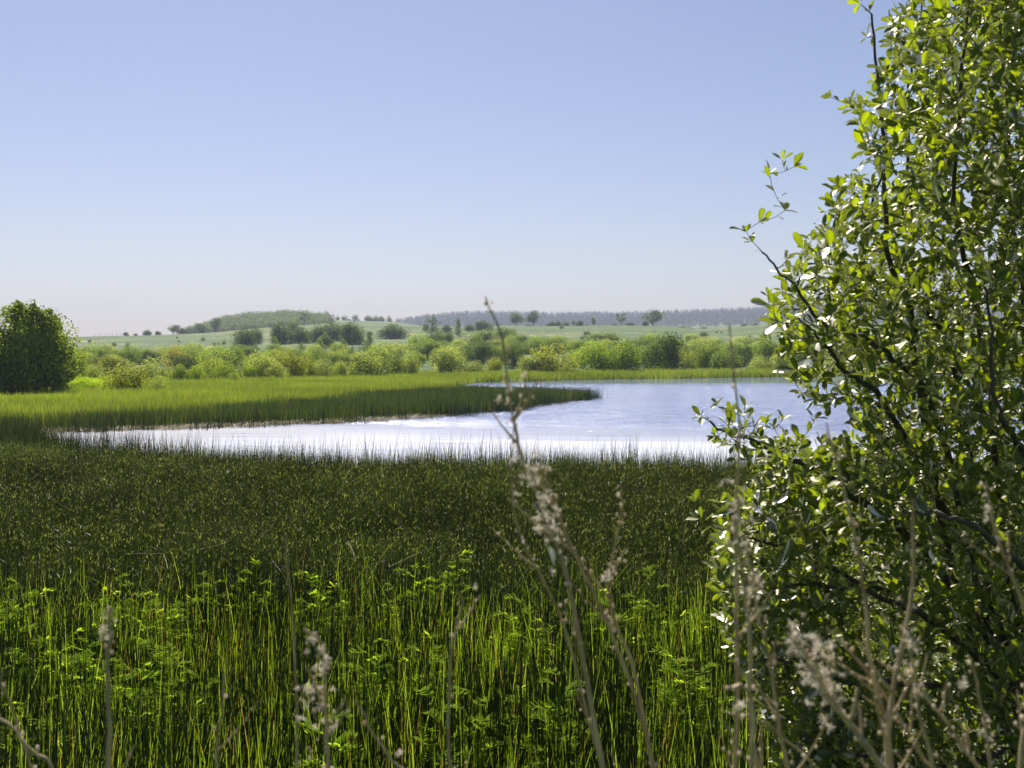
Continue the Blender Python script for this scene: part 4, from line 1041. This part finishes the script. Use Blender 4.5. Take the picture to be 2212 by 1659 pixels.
    score = np.where(inv, size / Lp[:, 1] * (.25 + np.abs((nm * vd).sum(1))) * np.where(px < np.interp(py, LY, LX) + 150, 1.35, 1.0), 0)
    pick = np.argsort(-score)[:300]; isp = np.zeros(n, bool); isp[pick] = True
    ti_ = r.integers(0, 12, n); tones = r.random(n)
    A = Acc()
    for q in range(12):
        V0, md0 = temps[q]; s_ = np.where((ti_ == q) & ~isp)[0]
        if not len(s_): continue
        Vw = Lp[s_][:, None] + size[s_][:, None, None] * (ax[s_][:, None] * V0[None, :, 0:1] + bn[s_][:, None] * V0[None, :, 1:2] + nm[s_][:, None] * V0[None, :, 2:3]) - root_p
        k_ = len(V0); off = np.arange(len(s_))[:, None, None] * k_
        A.add(Vw.reshape(-1, 3), [(np.array(TRI)[None] + off).reshape(-1, 3), (np.array(QD)[None] + off).reshape(-1, 4)],
              {'tone': np.repeat(tones[s_], k_), 'mid': np.tile(md0, len(s_)), 'hgt': .5})
    tag(link('leaves', A.mesh('leaves', True), M['leaf'], root), kind='stuff')
    lm = []
    for q in range(12):
        V0, md0 = temps[q]; me = mesh_np('leaf', V0, [np.array(TRI), np.array(QD)], {'tone': np.full(len(V0), (q + .5) / 12), 'mid': md0, 'hgt': np.full(len(V0), .5)}, True); me.materials.append(M['leaf']); lm.append(me)
    for s_ in pick:
        o = link('leaf', lm[ti_[s_]], None, root)
        R_ = Matrix((ax[s_], bn[s_], nm[s_])).transposed().to_4x4()
        o.matrix_basis = Matrix.Translation(Lp[s_] - root_p) @ R_ @ Matrix.Scale(size[s_], 4)
    print('bush leaves', n)
bush()

# ------------------------------------------------------------------ last year's dried stalks in front
def blob(c, s, r, A, tone):
    """small dry seed capsule: a lumpy spindle"""
    a = np.arange(6) * pi / 3; V = [c + (0, 0, s * 1.1)]
    for zz, q in ((.45, .62), (-.4, .55)):
        for x in a: V.append(c + np.array([cos(x) * q * s, sin(x) * q * s, zz * s]) + r.normal(size=3) * s * .1)
    V.append(c - (0, 0, s * .9))
    T = [(0, 1 + i, 1 + (i + 1) % 6) for i in range(6)] + [(13, 7 + (i + 1) % 6, 7 + i) for i in range(6)]
    Q = [(1 + i, 7 + i, 7 + (i + 1) % 6, 1 + (i + 1) % 6) for i in range(6)]
    A.add(V, [np.array(T), np.array(Q)], {'tone': tone, 'hgt': .5})
def tuft(c, s, r, A, n=26):
    """fluffy seed head: fine hairs round a point"""
    d = r.normal(size=(n, 3)); d /= np.linalg.norm(d, axis=1)[:, None]; l = s * r.uniform(.5, 1.3, n)[:, None]
    u = np.cross(d, r.normal(size=(n, 3))); u /= np.linalg.norm(u, axis=1)[:, None]
    w = .06 * s; V = np.stack([c - u * w * .4 + 0 * d, c + u * w * .4 + 0 * d, c + d * l + u * w, c + d * l - u * w], 1).reshape(-1, 3)
    A.add(V, [np.arange(len(V)).reshape(-1, 4)], {'tone': np.repeat(r.uniform(.35, 1, n), 4), 'hgt': .5})
def stalk(label, pts, D0, D1, r0, r1, twigs=4, buds=8, fluff=(), seed=1, twl=.07, name='dried_stalk'):
    """pts: (vx, vy) from foot to tip; D0..D1 depth; fluff: (vx, vy, spread px, count, size)"""
    r = np.random.default_rng(seed); m = 34; ext = 0
    Ds = np.linspace(D0, D1, len(pts)); P3 = [W(x, y, d) for (x, y), d in zip(pts, Ds)]
    # carry the foot down to the bank
    g0 = float(ground(P3[0][0], P3[0][1])[0])
    if P3[0][2] > g0 + .05:
        dv = P3[0] - P3[1]; dv[2] = -abs(dv[2]) - .05; tot_ = P3[0][2] - g0 + .03; nk = max(2, int(tot_ / .12)); sl = np.clip(dv[:2] / abs(dv[2]), -.35, .35)
        P3 = [P3[0] + np.array([sl[0] * tot_ * q / nk, sl[1] * tot_ * q / nk, -tot_ * q / nk]) for q in range(nk, 0, -1)] + P3
        m = 34 + 3 * nk; ext = 3 * nk
    P_ = smooth_path(P3, m); root_p = P_[0].copy()
    root = link(name, None, loc=root_p); tag(root, label, 'dried stalk', "last year's dried stalks in front")
    P_[2:] += np.cumsum(r.normal(size=(m - 2, 3)) * .0007, 0)
    R_ = .85 * np.concatenate([np.full(ext, r0), np.linspace(r0, r1, m - ext)]) * (1 + .18 * (np.arange(m) % 4 == 0))
    V, Fq = path_tube(P_ - root_p, R_, 7); link('stem', mesh_np('stem', V, Fq, {'tone': np.full(len(V), .5)}, True), M['dry_stem'], root)
    A = Acc()
    for q in range(twigs):
        i_ = ext + int(r.uniform(.2, .75) * (m - ext - 1)); T = P_[min(i_ + 1, m - 1)] - P_[i_ - 1]; T /= np.linalg.norm(T)
        a = r.random() * 6.28; s = np.array([cos(a), sin(a) * .6, 0]); ln = twl * r.uniform(.5, 1.3)
        ln *= 1.15 - .8 * (i_ - ext) / (m - ext); Q = smooth_path([P_[i_], P_[i_] + (T * .7 + s * .6) * ln * .5, P_[i_] + (T * 1.0 + s * .75) * ln], 8) - root_p
        V, Fq = path_tube(Q, np.linspace(r0 * .45, r1 * .5, 8), 5); link('side_twig', mesh_np('side_twig', V, Fq, {'tone': np.full(len(V), .5)}, True), M['dry_stem'], root)
        for k_ in range(5): blob(Q[2 + k_] + r.normal(size=3) * .002, .0017 * r.uniform(.6, 1.3), r, A, r.random())
    for q in range(buds):
        i_ = ext + int(r.uniform(.1, 1) * (m - ext - 1)); a = r.random() * 6.28
        blob(P_[i_] - root_p + np.array([cos(a), sin(a), r.random()]) * .004, .002 * r.uniform(.6, 1.4), r, A, r.random())
    if A.n: tag(link('seed_capsules', A.mesh('seed_capsules', True), M['fluff'], root), kind='stuff')
    for (fx, fy, sp, n_, sz) in fluff:
        A = Acc(); D = np.interp(fy, sorted([pts[0][1], pts[-1][1]]), [D1, D0]) if pts[0][1] > pts[-1][1] else D0
        for q in range(n_):
            c = W(fx + r.normal() * sp * .5, fy + r.normal() * sp, D + r.normal() * .006) - root_p
            tuft(c, sz * r.uniform(.5, 1.25), r, A, 18); blob(c, sz * .28, r, A, r.random())
        link('seed_head', A.mesh('seed_head'), M['fluff'], root)

stalk('tallest dried stalk in the middle, with white fluff and a thin tip above the hills',
      [(1310, 1700), (1262, 1450), (1222, 1250), (1170, 1080), (1125, 980), (1105, 900), (1090, 790), (1078, 690), (1043, 612)], 1.05, .95, .0034, .0007, 5, 26,
      [(1180, 1105, 30, 22, .0055), (1150, 1040, 22, 10, .0042), (1112, 985, 14, 5, .0036), (1098, 830, 22, 10, .0042), (1205, 1180, 24, 8, .004)], 1)
stalk('long thin stalk starting beside the tallest one and crossing to its right at the bottom',
      [(1430, 1700), (1370, 1480), (1310, 1330), (1250, 1200), (1205, 1080), (1180, 1020), (1150, 1005)], 1.1, 1.0, .003, .0008, 4, 22, [(1190, 1010, 12, 3, .003)], 2)
stalk('dried stalk with white seed tufts on a curved tip, left of the willow bush',
      [(1420, 1690), (1375, 1450), (1325, 1330), (1318, 1240), (1335, 1160), (1345, 1100), (1335, 1045)], 1.12, 1.05, .0028, .0007, 4, 20,
      [(1318, 1245, 18, 8, .0046), (1340, 1175, 16, 4, .003), (1322, 1340, 14, 4, .003)], 3)
stalk('thin grey stalk bending left across the tallest stalk',
      [(1300, 1660), (1235, 1420), (1180, 1270), (1130, 1180), (1105, 1100), (1095, 1000), (1100, 900)], 1.15, 1.05, .0022, .0006, 3, 18, [(1125, 1160, 12, 3, .003), (1120, 1055, 10, 3, .003)], 4)
stalk('tall straight thin stalk rising in front of the far shore, left of the willow bush',
      [(1603, 1700), (1604, 1450), (1598, 1250), (1590, 1100), (1600, 950), (1597, 820), (1588, 690)], .98, .92, .0028, .0008, 3, 22, [(1597, 1090, 40, 10, .003), (1600, 900, 40, 5, .0022)], 5)
stalk('very thin upright stalk with a small round tip over the dark horsetail, left half',
      [(648, 1700), (645, 1500), (640, 1330), (628, 1210), (624, 1168)], 1.1, 1.05, .0022, .0007, 1, 8, (), 6)
stalk('thin hooked stalk with a pale tip between the seed tufts and the tallest stalk',
      [(1000, 1700), (995, 1530), (1002, 1400), (1020, 1330), (1030, 1290), (1022, 1262)], 1.1, 1.05, .0024, .0009, 2, 8, [(1024, 1268, 5, 2, .003)], 7)
stalk('short stalk with a pale papery top at the lower left',
      [(230, 1720), (231, 1550), (230, 1430), (234, 1370), (242, 1310)], .95, .92, .0030, .0016, 1, 10, [(232, 1352, 16, 16, .0034)], 8)
stalk('stalk hung with tan seed tufts near the bottom, left of the middle',
      [(716, 1720), (708, 1560), (706, 1460), (700, 1400), (668, 1372)], .95, .92, .0030, .0012, 6, 22,
      [(700, 1425, 22, 14, .0045), (672, 1385, 12, 5, .004), (665, 1500, 26, 12, .0042), (680, 1560, 40, 12, .0034)], 9)
stalk('thin stalk leaning toward the lower left corner, crossing another',
      [(110, 1700), (80, 1630), (55, 1540), (35, 1460), (30, 1400)], 1.05, 1.0, .0022, .0008, 2, 8, (), 10)
stalk('pale bent stem in the lower left corner',
      [(120, 1690), (70, 1630), (30, 1590), (-10, 1560), (-60, 1530)], 1.0, .98, .0020, .0012, 0, 4, (), 11)
stalk('pale bent stem right of the tan seed tufts at the bottom',
      [(870, 1690), (840, 1640), (800, 1585), (775, 1540), (760, 1500)], 1.0, .98, .0020, .0009, 1, 6, [(860, 1630, 8, 3, .004)], 12)
stalk('thin straight stalk between the papery stalk and the tan seed tufts',
      [(450, 1720), (455, 1580), (462, 1500), (468, 1440)], 1.05, 1.02, .0022, .0008, 2, 9, (), 13)
# the tangle in front of the bush, lower right
stalk('thick dried stalk with a big brown fluffy head in front of the willow bush',
      [(1940, 1720), (1895, 1640), (1840, 1560), (1790, 1480), (1750, 1420), (1715, 1370)], .92, .88, .0048, .0022, 7, 30,
      [(1765, 1440, 34, 34, .0046), (1720, 1390, 26, 22, .0042), (1795, 1490, 24, 22, .0044)], 14, .09)
stalk('forked grey stalk standing upright in front of the bush, beside the brown fluffy head',
      [(1890, 1720), (1892, 1600), (1900, 1540), (1920, 1440), (1945, 1330), (1955, 1200), (1950, 1080)], .95, .92, .0042, .0012, 4, 18, [(1950, 1330, 30, 5, .004)], 15)
stalk('branch like stalk leaning left from the forked grey one',
      [(1900, 1570), (1880, 1500), (1862, 1390), (1850, 1270), (1830, 1150), (1800, 1000), (1775, 900)], .97, .92, .0034, .0008, 4, 26, [(1800, 1010, 40, 8, .003), (1775, 930, 24, 6, .003)], 16)
stalk('dark upright stalk before the left edge of the bush with brown husks at the top',
      [(1640, 1720), (1622, 1560), (1616, 1400), (1600, 1280), (1590, 1180), (1592, 1080)], .93, .90, .0032, .0010, 5, 26, [(1592, 1140, 36, 14, .0030), (1608, 1250, 24, 8, .003)], 17)
stalk('stalk leaning left behind the dark upright one, with small husks',
      [(1730, 1720), (1700, 1600), (1680, 1480), (1655, 1350), (1630, 1240), (1610, 1150)], .98, .94, .0030, .0009, 4, 24, [(1640, 1270, 30, 10, .003)], 18)
stalk('long diagonal stalk rising left through the bush from the corner',
      [(2060, 1720), (2010, 1640), (1960, 1560), (1900, 1470), (1840, 1400), (1800, 1360)], 1.0, .96, .0030, .0010, 4, 20, (), 19)
stalk('diagonal stalk above the long one with pale seed tufts',
      [(2140, 1720), (2075, 1600), (2010, 1500), (1950, 1440), (1900, 1400)], 1.0, .97, .0030, .0010, 5, 20, [(1960, 1440, 16, 6, .004), (2085, 1470, 14, 5, .004)], 20)
stalk('upright stalk with white seed tufts between the diagonals in front of the bush',
      [(2040, 1720), (2010, 1600), (1985, 1500), (1975, 1420), (1950, 1350)], .95, .92, .0030, .0010, 3, 16, [(1965, 1390, 14, 6, .005), (1985, 1490, 14, 6, .004)], 21)
stalk('tall curved stalk near the right edge, high in front of the bush',
      [(2300, 1720), (2270, 1560), (2230, 1420), (2190, 1280), (2150, 1170), (2128, 1080), (2125, 1040)], 1.0, .95, .0032, .0010, 4, 20, [(2135, 1110, 12, 4, .003)], 22)
stalk('thin stalk at the right edge curving up beside the tall curved one',
      [(2190, 1720), (2205, 1560), (2200, 1450), (2215, 1350), (2225, 1250)], .95, .93, .0034, .0012, 3, 14, (), 23)
stalk('stalk with reddish husks at the lower right',
      [(2170, 1720), (2130, 1640), (2120, 1560), (2105, 1480), (2095, 1400)], .97, .94, .0026, .0010, 4, 18, [(2130, 1590, 20, 10, .0036)], 24)
stalk('thin leaning stalk in the gap between bush and corner',
      [(1790, 1720), (1750, 1640), (1700, 1600), (1640, 1560), (1560, 1540)], 1.05, 1.0, .0020, .0008, 2, 8, (), 25)
stalk('short stalk with a bent tan husk left of the bush',
      [(1600, 1720), (1606, 1600), (1600, 1520), (1580, 1480), (1535, 1490)], .90, .88, .0026, .0014, 1, 8, [(1600, 1515, 8, 3, .005)], 26)
# lime leaf caught on the tallest stalk
t_ = np.array([[0, 0, 0], [.3, .2, .05], [.7, .2, .03], [1, 0, -.1], [.7, -.18, .04], [.3, -.2, .06]])
lf = mesh_np('leaf', t_, [np.array([[0, 1, 2, 3, 4, 5]])], {'tone': np.full(6, .9), 'mid': np.zeros(6), 'hgt': np.full(6, .5)})
o = link('fresh_leaf', lf, M['leaf'], None, W(1184, 1178, .97)); o.scale = (.019,) * 3; o.rotation_euler = (.9, 1.2, .3)
tag(o, 'single lime green leaf clinging to the tallest dried stalk', 'leaf')

# fallen straws on the horsetail carpet
for k_, (pts, lab) in enumerate([
    ([(380, 1150), (420, 1153), (470, 1150), (502, 1142)], 'pale fallen straw lying across the horsetail, the upper one at left'),
    ([(270, 1197), (310, 1196), (352, 1196)], 'fallen straw pointing at the picture side, lower left on the horsetail'),
    ([(352, 1195), (358, 1210), (362, 1228)], 'short bent straw hanging from the end of the lower left fallen straw'),
    ([(432, 1187), (470, 1178), (498, 1167)], 'fallen straw slanting up below the upper left one'),
    ([(840, 1225), (875, 1208), (918, 1188)], 'fallen straw slanting up right of the thin upright stalk'),
    ([(1360, 1200), (1400, 1194), (1440, 1190)], 'fallen straw on the horsetail left of the willow bush'),
    ([(752, 1170), (762, 1190), (768, 1212)], 'thin curved straw standing out of the horsetail near the middle')]):
    P_ = smooth_path([W(x, y, (CAM_Z - .68) * F / (y - HY)) for x, y in pts], 10); c0 = P_[0].copy()
    V, Fq = path_tube(P_ - c0, np.linspace(.0035, .002, 10), 5)
    tag(link('fallen_straw', mesh_np('fallen_straw', V, Fq, {'tone': np.full(len(V), .8), 'hgt': np.full(len(V), .5)}, True), M['straw'], None, c0), lab, 'straw', 'fallen straws on the horsetail carpet')

# ------------------------------------------------------------------ haze
def haze():
    x0, x1, y0, y1, z0, z1 = -2600, 3000, -60, 2900, -2.0, 112
    V = [(x, y, z) for z in (z0, z1) for x, y in ((x0, y0), (x1, y0), (x1, y1), (x0, y1))]
    Fq = [[(0, 3, 2, 1), (4, 5, 6, 7), (0, 1, 5, 4), (1, 2, 6, 5), (2, 3, 7, 6), (3, 0, 4, 7)]]
    m, nt, N, L = new_mat('haze_air')
    v = N.new('ShaderNodeVolumePrincipled'); v.inputs['Color'].default_value = (.42, .475, .60, 1); v.inputs['Density'].default_value = HAZE; v.inputs['Anisotropy'].default_value = 0.2
    o = N.new('ShaderNodeOutputMaterial'); L.new(v.outputs[0], o.inputs['Volume'])
    h = link('haze', mesh_np('haze', V, [np.array(Fq[0])]), m); tag(h, 'pale summer haze over the lake and hills', kind='stuff')
HAZE = 0.00034
haze()
print('trees', cnt[0])
